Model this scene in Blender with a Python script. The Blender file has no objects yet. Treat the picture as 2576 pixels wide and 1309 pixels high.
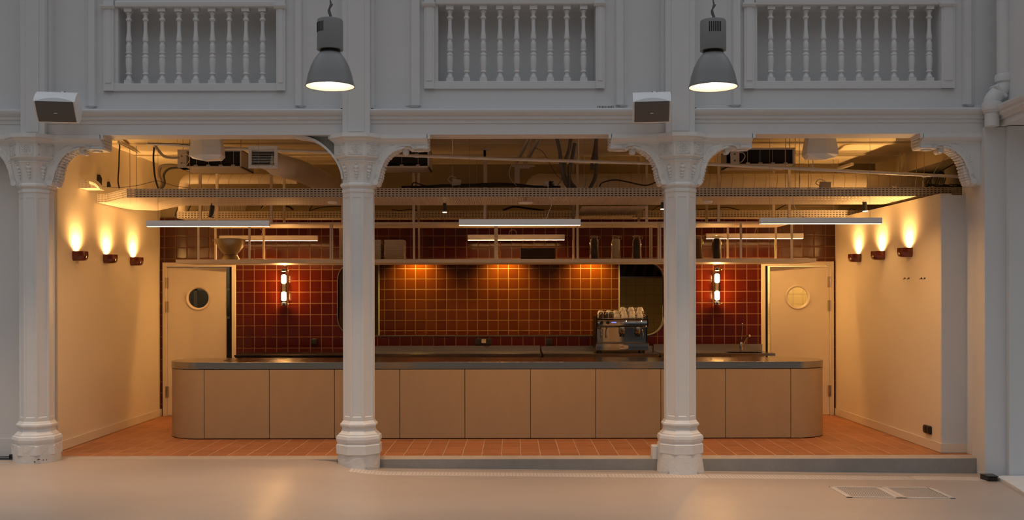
import bpy, bmesh, math, random
from mathutils import Vector, Matrix
random.seed(7)
SC = bpy.context.scene
COL = SC.collection
R = math.radians
PI = math.pi

# ------------------------------------------------------------------ camera
F = 2600.0            # focal length in pixels of the 2576-wide frame
CX, CY = 1270.0, 747.0
H = 1.62              # eye height above the bar floor
ROLL = 0.0018
cam = bpy.data.cameras.new('camera'); camo = bpy.data.objects.new('camera', cam); COL.objects.link(camo)
cam.sensor_fit = 'HORIZONTAL'; cam.sensor_width = 36.0; cam.lens = 36.0*F/2576
cam.shift_x = (1288-CX)/2576; cam.shift_y = (CY-654.5)/2576
cam.clip_end = 200
camo.location = (0, 0, H); camo.rotation_euler = (R(90), ROLL, 0)
SC.camera = camo

# ------------------------------------------------------------------ view + sky light through the glass roof
SC.view_settings.view_transform = 'Standard'; SC.view_settings.look = 'None'
SC.view_settings.gamma = 1.0; SC.view_settings.use_curve_mapping = False
SC.view_settings.exposure = 0.0
w = bpy.data.worlds.new('world'); SC.world = w; w.use_nodes = True
nt = w.node_tree; nt.nodes.clear()
wo = nt.nodes.new('ShaderNodeOutputWorld'); bg = nt.nodes.new('ShaderNodeBackground')
tc = nt.nodes.new('ShaderNodeTexCoord'); sp = nt.nodes.new('ShaderNodeSeparateXYZ'); cr = nt.nodes.new('ShaderNodeValToRGB')
nt.links.new(tc.outputs['Generated'], sp.inputs[0]); nt.links.new(sp.outputs['Z'], cr.inputs[0])
nt.links.new(cr.outputs[0], bg.inputs[0]); nt.links.new(bg.outputs[0], wo.inputs[0])
cr.color_ramp.interpolation = 'EASE'
cr.color_ramp.elements[0].position = 0.10; cr.color_ramp.elements[0].color = (0.030, 0.032, 0.035, 1)
cr.color_ramp.elements[1].position = 0.75; cr.color_ramp.elements[1].color = (0.98, 1.02, 1.08, 1)
bg.inputs[1].default_value = 0.66

WARM = (1.0, 0.56, 0.20)
WARM2 = (1.0, 0.62, 0.30)

# ------------------------------------------------------------------ helpers
def PX(px, Y): return (px-CX)*Y/F
def PZ(py, Y): return H + (CY-py)*Y/F
def at(px, py, Y):
    u, v = px-CX, CY-py
    return ((u+ROLL*v)*Y/F, Y, H+(v-ROLL*u)*Y/F)

class MB:
    def __init__(s): s.v = []; s.f = []
    def add(s, vs, fs):
        b = len(s.v); s.v += [tuple(p) for p in vs]; s.f += [tuple(i+b for i in f) for f in fs]; return s
    def box(s, x0, x1, y0, y1, z0, z1):
        return s.add([(x0,y0,z0),(x1,y0,z0),(x1,y1,z0),(x0,y1,z0),(x0,y0,z1),(x1,y0,z1),(x1,y1,z1),(x0,y1,z1)],
                     [(0,3,2,1),(4,5,6,7),(0,1,5,4),(1,2,6,5),(2,3,7,6),(3,0,4,7)])
    def obox(s, c, size, M):
        hx, hy, hz = [k/2 for k in size]; t = MB().box(-hx,hx,-hy,hy,-hz,hz)
        return s.add([Vector(c)+M@Vector(p) for p in t.v], t.f)
    def prism(s, poly, a, b, axis='z'):
        n = len(poly)
        area = sum(poly[i][0]*poly[(i+1) % n][1]-poly[(i+1) % n][0]*poly[i][1] for i in range(n))
        if area < 0: poly = poly[::-1]
        if axis == 'z': f = lambda p, t: (p[0], p[1], t)
        elif axis == 'y': f = lambda p, t: (p[0], t, p[1])
        else: f = lambda p, t: (t, p[0], p[1])
        vs = [f(p, a) for p in poly]+[f(p, b) for p in poly]
        fs = [tuple(range(n-1, -1, -1)), tuple(range(n, 2*n))]+[(i, (i+1) % n, n+(i+1) % n, n+i) for i in range(n)]
        if axis == 'y': fs = [t[::-1] for t in fs]
        return s.add(vs, fs)
    def lathe(s, prof, c=(0,0,0), n=24, phase=0.0, k=1.0, a0=0, a1=2*PI, cap=True, sx=1, sy=1):
        full = abs(a1-a0-2*PI) < 1e-6; m = n if full else n+1
        vs = []
        for r, z in prof:
            for i in range(m):
                a = a0+phase+(a1-a0)*i/n
                vs.append((c[0]+r*k*math.cos(a)*sx, c[1]+r*k*math.sin(a)*sy, c[2]+z))
        fs = []
        for j in range(len(prof)-1):
            for i in range(n):
                i2 = (i+1) % m
                fs.append((j*m+i, j*m+i2, (j+1)*m+i2, (j+1)*m+i))
        if cap:
            if prof[0][0] > 1e-5: fs.append(tuple(range(m-1, -1, -1)))
            if prof[-1][0] > 1e-5: fs.append(tuple((len(prof)-1)*m+i for i in range(m)))
        return s.add(vs, fs)
    def tube(s, pts, r, n=8, cap=True, radii=None):
        pts = [Vector(p) for p in pts]; vs = []; up = None
        for i, p in enumerate(pts):
            d = (pts[min(i+1, len(pts)-1)]-pts[max(i-1, 0)])
            if d.length < 1e-9: d = Vector((0,0,1))
            d.normalize()
            if up is None:
                up = Vector((0,0,1)) if abs(d.z) < .9 else Vector((1,0,0))
            a = d.cross(up)
            if a.length < 1e-4: a = d.cross(Vector((0,1,0)))
            a.normalize(); b = a.cross(d).normalized(); up = b
            rr = radii[i] if radii else r
            for k in range(n):
                t = 2*PI*k/n; vs.append(p+a*math.cos(t)*rr+b*math.sin(t)*rr)
        fs = []
        for j in range(len(pts)-1):
            for k in range(n):
                k2 = (k+1) % n; fs.append((j*n+k, (j+1)*n+k, (j+1)*n+k2, j*n+k2))
        if cap: fs += [tuple(range(n)), tuple((len(pts)-1)*n+k for k in range(n-1, -1, -1))]
        return s.add(vs, fs)
    def cyl(s, p0, p1, r, n=16): return s.tube([p0, p1], r, n)
    def ball(s, c, r, n=12, m=8):
        if not isinstance(r, (tuple, list)): r = (r, r, r)
        prof = [(max(1e-6, math.sin(PI*j/m)), -math.cos(PI*j/m)) for j in range(m+1)]
        t = MB().lathe(prof, n=n, cap=False)
        return s.add([(c[0]+p[0]*r[0], c[1]+p[1]*r[1], c[2]+p[2]*r[2]) for p in t.v], t.f)
    def xf(s, M): s.v = [tuple(M@Vector(p)) for p in s.v]; return s
    def merge(s, o, M=None): return s.add([M@Vector(p) for p in o.v] if M else o.v, o.f)

def root_loc(o):
    L = Vector((0,0,0))
    while o is not None: L += o.location; o = o.parent
    return L

def obj(name, mb, m, parent=None, smooth=False, bevel=0, seg=2, solid=0, loc=None):
    me = bpy.data.meshes.new(name)
    off = root_loc(parent) if parent is not None else Vector(loc or (0,0,0))
    me.from_pydata([tuple(Vector(p)-off) for p in mb.v], [], mb.f)
    me.validate()
    bm = bmesh.new(); bm.from_mesh(me); bmesh.ops.recalc_face_normals(bm, faces=bm.faces); bm.to_mesh(me); bm.free()
    if smooth:
        for p in me.polygons: p.use_smooth = True
        me.set_sharp_from_angle(angle=R(smooth if smooth is not True else 38))
    me.materials.append(m)
    o = bpy.data.objects.new(name, me); COL.objects.link(o)
    if parent is not None: o.parent = parent
    elif loc: o.location = loc
    if bevel:
        b = o.modifiers.new('bevel', 'BEVEL'); b.width = bevel; b.segments = seg; b.limit_method = 'ANGLE'; b.angle_limit = R(40)
    if solid:
        b = o.modifiers.new('solid', 'SOLIDIFY'); b.thickness = solid
    return o

def tag(o, label, cat, group=None, kind=None):
    o['label'] = label; o['category'] = cat
    if group: o['group'] = group
    if kind: o['kind'] = kind
    return o
def thing(name, label, cat, loc=(0,0,0), group=None):
    o = bpy.data.objects.new(name, None); COL.objects.link(o); o.location = loc; o.empty_display_size = .1
    return tag(o, label, cat, group)
def struct(name, mb, m, label, cat, **kw):
    o = obj(name, mb, m, **kw); return tag(o, label, cat, kind='structure')
def dup(root, loc, label=None, group=None, rz=None, sc=None):
    r = root.copy(); COL.objects.link(r); r.location = loc
    if rz is not None: r.rotation_euler = (0,0,rz)
    if sc is not None: r.scale = sc
    if label: r['label'] = label
    if group: r['group'] = group
    def rec(src, dst):
        for ch in list(src.children):
            c = ch.copy(); COL.objects.link(c); c.parent = dst; rec(ch, c)
    rec(root, r); return r

def plate_xz(name, outer, holes, y0, y1, m, parent=None, loc=None):
    """flat plate in the XZ plane with holes, from Y=y0 to y1"""
    cu = bpy.data.curves.new('plate', 'CURVE'); cu.dimensions = '2D'; cu.fill_mode = 'BOTH'; cu.extrude = abs(y1-y0)/2
    for poly in [outer]+holes:
        sp = cu.splines.new('POLY'); sp.points.add(len(poly)-1)
        for i, p in enumerate(poly): sp.points[i].co = (p[0], p[1], 0, 1)
        sp.use_cyclic_u = True
    t = bpy.data.objects.new('plate', cu); COL.objects.link(t)
    me = bpy.data.meshes.new_from_object(t)
    COL.objects.unlink(t); bpy.data.objects.remove(t)
    mb = MB(); mb.v = [(v.co.x, (y0+y1)/2+v.co.z, v.co.y) for v in me.vertices]; mb.f = [tuple(p.vertices) for p in me.polygons]
    return obj(name, mb, m, parent, loc=loc)

def rrect(x0, x1, z0, z1, r, n=8):
    pts = []
    for cx, cz, a in ((x1-r, z1-r, 0), (x0+r, z1-r, 90), (x0+r, z0+r, 180), (x1-r, z0+r, 270)):
        for i in range(n+1):
            t = R(a+90*i/n); pts.append((cx+r*math.cos(t), cz+r*math.sin(t)))
    return pts
def circ(cx, cz, r, n=32): return [(cx+r*math.cos(2*PI*i/n), cz+r*math.sin(2*PI*i/n)) for i in range(n)]
def arc3(p0, p1, p2, n=12):
    p0, p1, p2 = Vector(p0), Vector(p1), Vector(p2)
    return [(1-t)**2*p0+2*t*(1-t)*p1+t*t*p2 for t in [i/n for i in range(n+1)]]
def spline(pts, n=8):
    pts = [Vector(p) for p in pts]; out = []
    P = [pts[0]*2-pts[1]]+pts+[pts[-1]*2-pts[-2]]
    for i in range(1, len(P)-2):
        for k in range(n):
            t = k/n; a, b, c, d = P[i-1], P[i], P[i+1], P[i+2]
            out.append(.5*((2*b)+(c-a)*t+(2*a-5*b+4*c-d)*t*t+(-a+3*b-3*c+d)*t**3))
    out.append(pts[-1]); return out

# ------------------------------------------------------------------ materials
def newmat(name):
    m = bpy.data.materials.new(name); m.use_nodes = True; nt = m.node_tree
    return m, nt, nt.nodes['Principled BSDF']
def N(nt, t, **kw):
    n = nt.nodes.new(t)
    for k, v in kw.items(): setattr(n, k, v)
    return n
def math_n(nt, op, a, b=None, c=None):
    n = nt.nodes.new('ShaderNodeMath'); n.operation = op
    for i, v in enumerate((a, b, c)):
        if v is None: continue
        if isinstance(v, (int, float)): n.inputs[i].default_value = v
        else: nt.links.new(v, n.inputs[i])
    return n.outputs[0]
def basic(name, col, rough=.5, metal=0, spec=.5, emis=None, estr=0, var=0, vscale=3, bump=0, bscale=60, coat=0, stretch=None, aniso=0):
    m, nt, b = newmat(name)
    b.inputs['Base Color'].default_value = (*col, 1); b.inputs['Roughness'].default_value = rough
    b.inputs['Metallic'].default_value = metal; b.inputs['Specular IOR Level'].default_value = spec
    if coat: b.inputs['Coat Weight'].default_value = coat; b.inputs['Coat Roughness'].default_value = .08
    if aniso: b.inputs['Anisotropic'].default_value = aniso
    if emis: b.inputs['Emission Color'].default_value = (*emis, 1); b.inputs['Emission Strength'].default_value = estr
    if var or bump:
        g = N(nt, 'ShaderNodeNewGeometry'); mp = N(nt, 'ShaderNodeMapping'); nt.links.new(g.outputs['Position'], mp.inputs[0])
        if stretch: mp.inputs['Scale'].default_value = stretch
    if var:
        no = N(nt, 'ShaderNodeTexNoise'); no.inputs['Scale'].default_value = vscale; no.inputs['Detail'].default_value = 6
        no.inputs['Roughness'].default_value = .65
        nt.links.new(mp.outputs[0], no.inputs[0])
        mx = N(nt, 'ShaderNodeMix', data_type='RGBA'); nt.links.new(no.outputs[0], mx.inputs[0])
        mx.inputs[6].default_value = (*[c*(1-var) for c in col], 1); mx.inputs[7].default_value = (*[min(1, c*(1+var)) for c in col], 1)
        nt.links.new(mx.outputs[2], b.inputs['Base Color'])
    if bump:
        n2 = N(nt, 'ShaderNodeTexNoise'); n2.inputs['Scale'].default_value = bscale; n2.inputs['Detail'].default_value = 5
        nt.links.new(mp.outputs[0], n2.inputs[0])
        bp = N(nt, 'ShaderNodeBump'); bp.inputs['Strength'].default_value = bump; bp.inputs['Distance'].default_value = .01
        nt.links.new(n2.outputs[0], bp.inputs['Height']); nt.links.new(bp.outputs[0], b.inputs['Normal'])
    return m

def tile_mat(name, x0, z0, pitch, axes=('X','Z'), c1=(.052,.0050,.0005), c2=(.090,.0095,.0008), grout=(.20,.085,.025), gw=.028,
             rough=.16, tilt=.25, rot=0.0, wob=.35, growf=.8, noise=.0, spec=.5):
    m, nt, b = newmat(name)
    g = N(nt, 'ShaderNodeNewGeometry'); pos = g.outputs['Position']
    if rot:
        vr = N(nt, 'ShaderNodeVectorRotate'); vr.rotation_type = 'Z_AXIS'; vr.inputs['Angle'].default_value = rot
        nt.links.new(pos, vr.inputs['Vector']); pos = vr.outputs[0]
    s = N(nt, 'ShaderNodeSeparateXYZ'); nt.links.new(pos, s.inputs[0])
    U = math_n(nt, 'DIVIDE', math_n(nt, 'SUBTRACT', s.outputs[axes[0]], x0), pitch)
    V = math_n(nt, 'DIVIDE', math_n(nt, 'SUBTRACT', s.outputs[axes[1]], z0), pitch)
    if noise:
        no = N(nt, 'ShaderNodeTexNoise'); no.inputs['Scale'].default_value = 9; nt.links.new(pos, no.inputs[0])
        d = math_n(nt, 'MULTIPLY', math_n(nt, 'SUBTRACT', no.outputs[0], .5), noise)
        U = math_n(nt, 'ADD', U, d); V = math_n(nt, 'SUBTRACT', V, d)
    fu = math_n(nt, 'FRACT', U); fv = math_n(nt, 'FRACT', V); iu = math_n(nt, 'FLOOR', U); iv = math_n(nt, 'FLOOR', V)
    eu = math_n(nt, 'MINIMUM', fu, math_n(nt, 'SUBTRACT', 1.0, fu)); ev = math_n(nt, 'MINIMUM', fv, math_n(nt, 'SUBTRACT', 1.0, fv))
    e = math_n(nt, 'MINIMUM', eu, ev)
    gm = N(nt, 'ShaderNodeMapRange'); gm.inputs[1].default_value = gw*.75; gm.inputs[2].default_value = gw*1.25
    nt.links.new(e, gm.inputs[0]); tilem = gm.outputs[0]
    cmb = N(nt, 'ShaderNodeCombineXYZ'); nt.links.new(iu, cmb.inputs[0]); nt.links.new(iv, cmb.inputs[1])
    wn = N(nt, 'ShaderNodeTexWhiteNoise'); wn.noise_dimensions = '3D'; nt.links.new(cmb.outputs[0], wn.inputs['Vector'])
    cs = N(nt, 'ShaderNodeSeparateColor'); nt.links.new(wn.outputs['Color'], cs.inputs[0])
    no2 = N(nt, 'ShaderNodeTexNoise'); no2.inputs['Scale'].default_value = 14; no2.inputs['Detail'].default_value = 3; nt.links.new(pos, no2.inputs[0])
    fac = math_n(nt, 'ADD', math_n(nt, 'MULTIPLY', wn.outputs['Value'], .6), math_n(nt, 'MULTIPLY', no2.outputs[0], .4))
    mx = N(nt, 'ShaderNodeMix', data_type='RGBA'); nt.links.new(fac, mx.inputs[0])
    mx.inputs[6].default_value = (*c1, 1); mx.inputs[7].default_value = (*c2, 1)
    m2 = N(nt, 'ShaderNodeMix', data_type='RGBA'); nt.links.new(tilem, m2.inputs[0]); m2.inputs[6].default_value = (*grout, 1)
    nt.links.new(mx.outputs[2], m2.inputs[7]); nt.links.new(m2.outputs[2], b.inputs['Base Color'])
    rr = math_n(nt, 'ADD', math_n(nt, 'MULTIPLY', math_n(nt, 'SUBTRACT', 1.0, tilem), growf-rough), rough)
    nt.links.new(rr, b.inputs['Roughness']); b.inputs['Specular IOR Level'].default_value = spec
    # height: every tile slightly tilted, edges pillowed, glaze a little wavy
    hx = math_n(nt, 'MULTIPLY', math_n(nt, 'SUBTRACT', cs.outputs[0], .5), fu)
    hz = math_n(nt, 'MULTIPLY', math_n(nt, 'SUBTRACT', cs.outputs[1], .5), fv)
    pil = N(nt, 'ShaderNodeMapRange'); pil.interpolation_type = 'SMOOTHSTEP'; pil.inputs[1].default_value = gw*.6; pil.inputs[2].default_value = gw*3.0
    nt.links.new(e, pil.inputs[0])
    n3 = N(nt, 'ShaderNodeTexNoise'); n3.inputs['Scale'].default_value = 8; nt.links.new(pos, n3.inputs[0])
    h = math_n(nt, 'ADD', math_n(nt, 'MULTIPLY', math_n(nt, 'ADD', hx, hz), tilt), math_n(nt, 'MULTIPLY', pil.outputs[0], .22))
    h = math_n(nt, 'ADD', h, math_n(nt, 'MULTIPLY', n3.outputs[0], wob))
    bp = N(nt, 'ShaderNodeBump'); bp.inputs['Strength'].default_value = .7; bp.inputs['Distance'].default_value = .006
    nt.links.new(h, bp.inputs['Height']); nt.links.new(bp.outputs[0], b.inputs['Normal'])
    return m

def perf_mat(name, col, pitch=.02, hole=.30):
    m, nt, b = newmat(name); b.inputs['Base Color'].default_value = (*col, 1); b.inputs['Roughness'].default_value = .45
    g = N(nt, 'ShaderNodeNewGeometry'); s = N(nt, 'ShaderNodeSeparateXYZ'); nt.links.new(g.outputs['Position'], s.inputs[0])
    U = math_n(nt, 'FRACT', math_n(nt, 'DIVIDE', s.outputs['X'], pitch)); V = math_n(nt, 'FRACT', math_n(nt, 'DIVIDE', s.outputs['Y'], pitch*2))
    a = math_n(nt, 'LESS_THAN', math_n(nt, 'ABSOLUTE', math_n(nt, 'SUBTRACT', U, .5)), hole)
    c = math_n(nt, 'LESS_THAN', math_n(nt, 'ABSOLUTE', math_n(nt, 'SUBTRACT', V, .5)), hole)
    mask = math_n(nt, 'MULTIPLY', a, c)
    nt.links.new(math_n(nt, 'SUBTRACT', 1.0, mask), b.inputs['Alpha'])
    return m

def thin_glass(name, tint=(1,1,1), refl=.0, rough=.03):
    m = bpy.data.materials.new(name); m.use_nodes = True; nt = m.node_tree; nt.nodes.clear()
    o = N(nt, 'ShaderNodeOutputMaterial'); mx = N(nt, 'ShaderNodeMixShader'); tr = N(nt, 'ShaderNodeBsdfTransparent'); gl = N(nt, 'ShaderNodeBsdfGlossy')
    fr = N(nt, 'ShaderNodeFresnel'); fr.inputs[0].default_value = 1.5
    tr.inputs[0].default_value = (*tint, 1); gl.inputs['Roughness'].default_value = rough
    f = math_n(nt, 'ADD', math_n(nt, 'MULTIPLY', fr.outputs[0], .4), refl); nt.links.new(f, mx.inputs[0])
    nt.links.new(tr.outputs[0], mx.inputs[1]); nt.links.new(gl.outputs[0], mx.inputs[2]); nt.links.new(mx.outputs[0], o.inputs[0])
    return m
def emit(name, col, s):
    m = bpy.data.materials.new(name); m.use_nodes = True; nt = m.node_tree; nt.nodes.clear()
    o = N(nt, 'ShaderNodeOutputMaterial'); e = N(nt, 'ShaderNodeEmission'); e.inputs[0].default_value = (*col, 1); e.inputs[1].default_value = s
    nt.links.new(e.outputs[0], o.inputs[0]); return m

M_WALL = basic('facade_paint', (.66,.665,.67), .6, var=.05, vscale=2.2, bump=.12, bscale=26)
M_IRON = basic('column_paint', (.72,.725,.725), .42, var=.04, vscale=5, bump=.2, bscale=35)
M_ROUGH = basic('rough_plaster', (.70,.69,.67), .8, var=.08, vscale=14, bump=.45, bscale=40)
M_CREAM = basic('cream_wall_paint', (.80,.71,.56), .65, var=.03, vscale=1.5, bump=.12, bscale=90)
M_CEIL = basic('ceiling_paint', (.62,.53,.36), .75, var=.08, vscale=2)
M_DOOR = basic('door_paint', (.78,.70,.56), .4, var=.02)
M_FLOOR = basic('polished_floor', (.46,.375,.305), .40, var=.15, vscale=1.1, bump=.10, bscale=12, spec=.35, stretch=(.5,1,1))
M_THRESH = basic('concrete_edge', (.50,.42,.34), .65, var=.12, vscale=6, bump=.3, bscale=40)
M_RISER = basic('concrete_riser', (.31,.29,.265), .7, var=.25, vscale=5, bump=.3, bscale=40)
M_TILE = tile_mat('red_glazed_tile', -3.413, 1.078, .1525)
M_TILE2 = tile_mat('kitchen_red_tile', -1.625, 1.733, .1525, tilt=.5, c1=(.075,.014,.0006), c2=(.125,.027,.0009), grout=(.24,.12,.03))
M_TERRA = tile_mat('terracotta_tile', .08, 10.53, .2, axes=('X','Y'), c1=(.36,.135,.052), c2=(.52,.21,.085), grout=(.62,.44,.28), gw=.018,
                   rough=.45, tilt=.2, rot=.0077, wob=.5, noise=.06, spec=.35)
M_CTILE = tile_mat('cream_tile', 0, 0, .15, c1=(.62,.52,.33), c2=(.68,.57,.37), grout=(.35,.28,.18), gw=.02, tilt=.1)
M_STEEL = basic('brushed_steel', (.40,.37,.33), .20, metal=1, bump=.05, bscale=40, stretch=(1,30,30))
M_STEEL2 = basic('satin_steel', (.46,.40,.33), .32, metal=1)
M_CHROME = basic('chrome', (.52,.49,.45), .07, metal=1)
M_PLASTER = basic('counter_plaster', (.47,.33,.18), .8, var=.10, vscale=2.6, bump=.12, bscale=70, stretch=(1.6,1.6,.7))
M_BLACK = basic('black_plastic', (.012,.012,.012), .4)
M_BLACKM = basic('black_metal', (.02,.018,.016), .35, metal=.6)
M_DARK = basic('dark_void', (.010,.009,.008), .9)
M_CABLE = basic('cable_black', (.012,.010,.009), .55)
M_CABLEW = basic('cable_white', (.6,.52,.42), .5)
M_TRAY = basic('tray_paint', (.58,.52,.45), .45)
M_TRAYB = perf_mat('tray_perforated', (.66,.57,.47))
M_POST = basic('frame_paint', (.60,.52,.43), .45)
M_LAMPG = basic('lamp_grey', (.205,.208,.21), .38, var=.03)
M_LEDB = basic('led_housing', (.85,.86,.88), .4)
M_SPK = basic('speaker_white', (.80,.81,.82), .4)
M_SPKG = basic('speaker_grille', (.13,.125,.12), .7)
M_TERRG = basic('red_brown_glaze', (.135,.022,.008), .1, coat=.6, var=.2, vscale=20)
M_DUCT = basic('duct_paint', (.62,.54,.42), .5)
M_PIPE = basic('white_pipe', (.66,.60,.54), .4)
M_GREYC = basic('grey_conduit', (.10,.095,.09), .5)
M_UNIT = basic('unit_paint', (.55,.49,.42), .5)
M_BOARD = basic('cardboard', (.52,.42,.30), .8, var=.05)
M_CUP = basic('white_porcelain', (.82,.78,.70), .15, coat=.4)
M_BOWL = basic('bowl_steel', (.30,.26,.19), .28, metal=.9, var=.06, vscale=20)
M_GLASS = thin_glass('clear_glass')
M_GLASSD = thin_glass('smoky_glass', (.35,.30,.22), .12)
M_DOORGL = thin_glass('door_glass', (.9,.85,.75), .03)
M_RUST = basic('dark_scuffs', (.03,.012,.01), .8)
E_LED = emit('led_strip', (1, .50, .16), 66.0)
E_BULB = emit('tube_bulb', (1, .52, .16), 190.0)
E_SPOT = emit('spot_face', (1, .6, .28), 14)
E_SCON = emit('sconce_bulb', (1, .66, .32), 30)
E_PEND = emit('pendant_bulb', (1, .78, .55), 18)
M_PENDIN = basic('pendant_reflector', (.85,.80,.72), .35)
E_DISP = emit('display_blue', (.30,.30,1.0), .9)
E_LEDW = emit('machine_led', (.75,.85,1.0), 3)

def light(kind, loc, energy, color, size=.05, rot=None, spot=None, blend=.5, name='lamp_light'):
    L = bpy.data.lights.new(name, kind); L.energy = energy; L.color = color
    if kind == 'AREA': L.size = size
    else: L.shadow_soft_size = size
    if spot: L.spot_size = R(spot); L.spot_blend = blend
    o = bpy.data.objects.new(name, L); COL.objects.link(o); o.location = loc
    if rot: o.rotation_euler = rot
    return o

# ------------------------------------------------------------------ floors
def floorz(x):
    def ss(a, b, t): t = max(0, min(1, (t-a)/(b-a))); return t*t*(3-2*t)
    return -.085*ss(-2.0, -1.1, x) - .066*max(0, min(1, (x+1.2)/6.0))
xs = [-14+.4*i for i in range(25)]+[-4+.1*i for i in range(60)]+[2+.5*i for i in range(26)]
ys = [10.30, 9.5, 8, 6, 4, 2, 0, -3, -8]
mb = MB()
for y in ys:
    for x in xs: mb.v.append((x, y, floorz(x)))
n = len(xs)
for j in range(len(ys)-1):
    for i in range(n-1): mb.f.append((j*n+i, j*n+i+1, (j+1)*n+i+1, (j+1)*n+i))
struct('floor', mb, M_FLOOR, 'polished beige hall floor in front of the bar', 'floor', smooth=True)
struct('floor', MB().box(-4.75, 4.78, 10.53, 14.35, -.08, 0), M_TERRA, 'terracotta tiled floor around the bar counter', 'floor')
tag(obj('trim_1', MB().box(-4.8, 4.765, 10.302, 10.53, -.06, .001), M_THRESH), 'pale concrete threshold between hall floor and terracotta tiles', 'threshold', kind='structure')
tag(obj('trim_2', MB().prism([(-2.0,0),(-1.3,-.11),(0,-.14),(4.765,-.2),(4.765,-.002),(-2.0,-.0015)], 10.299, 10.36, 'y'), M_RISER), 'grey concrete step riser below the threshold', 'step', kind='structure')

# ------------------------------------------------------------------ alcove shell
WL, WR, YB = -4.697, 4.502, 14.08
mb = MB().box(-5.12, WL, 10.85, YB+.15, 0, 3.45)
struct('wall_left', mb, M_CREAM, 'cream left side wall of the bar with three lit wall cups', 'wall')
struct('wall_right', MB().box(WR, 4.62, 10.68, YB, 0, 2.68), M_CREAM, 'cream right partition wall with three lit wall cups', 'wall')
struct('wall_right_return', MB().box(WR+.001, 4.757, 10.66, 10.80, 0, 2.66), M_WALL, 'grey front end of the right partition wall', 'wall')
struct('wall_far_right', MB().box(6.3, 6.45, 10.7, 14.3, 0, 3.45).box(5.0, 6.45, 10.62, 10.75, 0, 3.45), M_CREAM, 'cream wall of the passage beyond the right partition', 'wall')
# tiled back wall with two door openings and the rounded hatch
DL = (PX(416.5, YB), PX(587.5, YB)); DR = (PX(1921, YB), PX(2090, YB)); DH = PZ(668, YB)
HX0, HX1, HZ0, HZ1 = PX(850, YB), PX(1670, YB), PZ(844, YB), PZ(660, YB)
outer = [(WL,0),(DL[0],0),(DL[0],DH),(DL[1],DH),(DL[1],0),(DR[0],0),(DR[0],DH),(DR[1],DH),(DR[1],0),(WR+.12,0),(WR+.12,2.70),(WL,2.70)]
hatch = rrect(HX0, HX1, HZ0, HZ1, .24, 10)
o = plate_xz('wall_back', outer, [hatch], YB, YB+.13, M_TILE)
tag(o, 'dark red glazed tile wall behind the bar', 'wall', kind='structure')
M_UPPER_SHADE = basic('upper_wall_shade', (.30,.24,.14), .8, var=.1, vscale=3)  # colour darkened to carry the shade the trays throw on this wall
struct('wall_back_upper', MB().box(WL, 6.4, YB+.03, YB+.2, 2.70, 3.45).box(4.62, 6.4, YB+.03, YB+.2, 0, 2.7), M_UPPER_SHADE, 'wall band above the red tiles, tray shade put into its dark colour', 'wall')
o = plate_xz('trim_3', rrect(HX0-.008, HX1+.008, HZ0-.008, HZ1+.008, .248, 10), [rrect(HX0, HX1, HZ0, HZ1, .24, 10)], YB-.012, YB+.10, M_STEEL2)
tag(o, 'thin metal rim around the rounded kitchen hatch', 'rim', kind='structure')
struct('ceiling', MB().box(-5.1, 5.06, 10.38, 14.3, 3.43, 3.6).box(5.06, 6.45, 10.38, 14.3, 3.18, 3.6), M_CEIL, 'cream painted ceiling above the bar services', 'ceiling')
# shallow ceiling profiles running across the bay
mb = MB()
for k, (y0, y1, d) in enumerate(((11.0,11.12,.02),(12.1,12.22,.02),(13.1,13.2,.02))): mb.box(-4.69, 5.05, y0, y1, 3.43-d, 3.44)
struct('trim_4', mb, M_CEIL, 'shallow painted joints across the bar ceiling', 'trim')
# baseboards
struct('baseboard_left', MB().box(WL, WL+.014, 10.85, YB, 0.004, .098), M_DOOR, 'cream baseboard along the left side wall', 'baseboard')
struct('baseboard_right', MB().box(WR-.014, WR, 10.66, YB, 0.004, .098).box(WR-.014, 4.757, 10.646, 10.66, 0.004, .098), M_DOOR, 'cream baseboard along the right partition', 'baseboard')
struct('baseboard_back', MB().box(WL+.015, DL[0]-.05, YB-.014, YB, 0.004, .1).box(DR[1]+.05, WR-.015, YB-.014, YB, 0.004, .1), M_DOOR, 'short cream baseboards beside the two doors', 'baseboard')
# knocked-through holes in the left wall
for (px, py0, py1, wpx, lab) in ((250, 437, 466, .16, 'larger dark hole broken through the left wall above the tray'), (274, 455, 470, .12, 'smaller dark hole broken through the left wall above the tray')):
    Y = -WL*F/(CX-px); z0, z1 = PZ(py1, Y), PZ(py0, Y); hw = wpx/2
    m_ = MB().prism([(Y-hw, z0), (Y+hw*.9, z0+.01), (Y+hw, z1-.04), (Y+hw*.3, z1), (Y-hw*.8, z1-.01)], WL-.02, WL+.003, 'x')
    tag(obj('wall_hole', m_, M_DARK), lab, 'hole', kind='structure')

# ------------------------------------------------------------------ kitchen and rooms behind
def room(name, x0, x1, y0, y1, z1, m, lab):
    t = .05
    mb = MB().box(x0-t, x1+t, y1, y1+t, 0, z1).box(x0-t, x0, y0, y1, 0, z1).box(x1, x1+t, y0, y1, 0, z1).box(x0-t, x1+t, y0, y1+t, z1, z1+t).box(x0-t, x1+t, y0, y1+t, -t, 0)
    return struct(name, mb, m, lab, 'room')
room('wall_kitchen', -3.0, 3.0, YB+.14, 16.6, 2.68, M_CTILE, 'cream tiled kitchen room seen through the hatch')
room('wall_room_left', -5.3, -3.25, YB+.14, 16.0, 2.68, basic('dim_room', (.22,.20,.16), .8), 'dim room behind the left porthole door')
room('wall_room_right', 3.25, 5.3, YB+.14, 15.6, 2.68, M_CTILE, 'cream tiled room behind the right porthole door')
YK = 15.29
struct('wall_kitchen_tiled', MB().box(PX(955, YK), PX(1556, YK), YK, YK+.1, 0, 2.5), M_TILE2, 'freestanding red tiled wall inside the kitchen hatch', 'wall')
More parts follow.
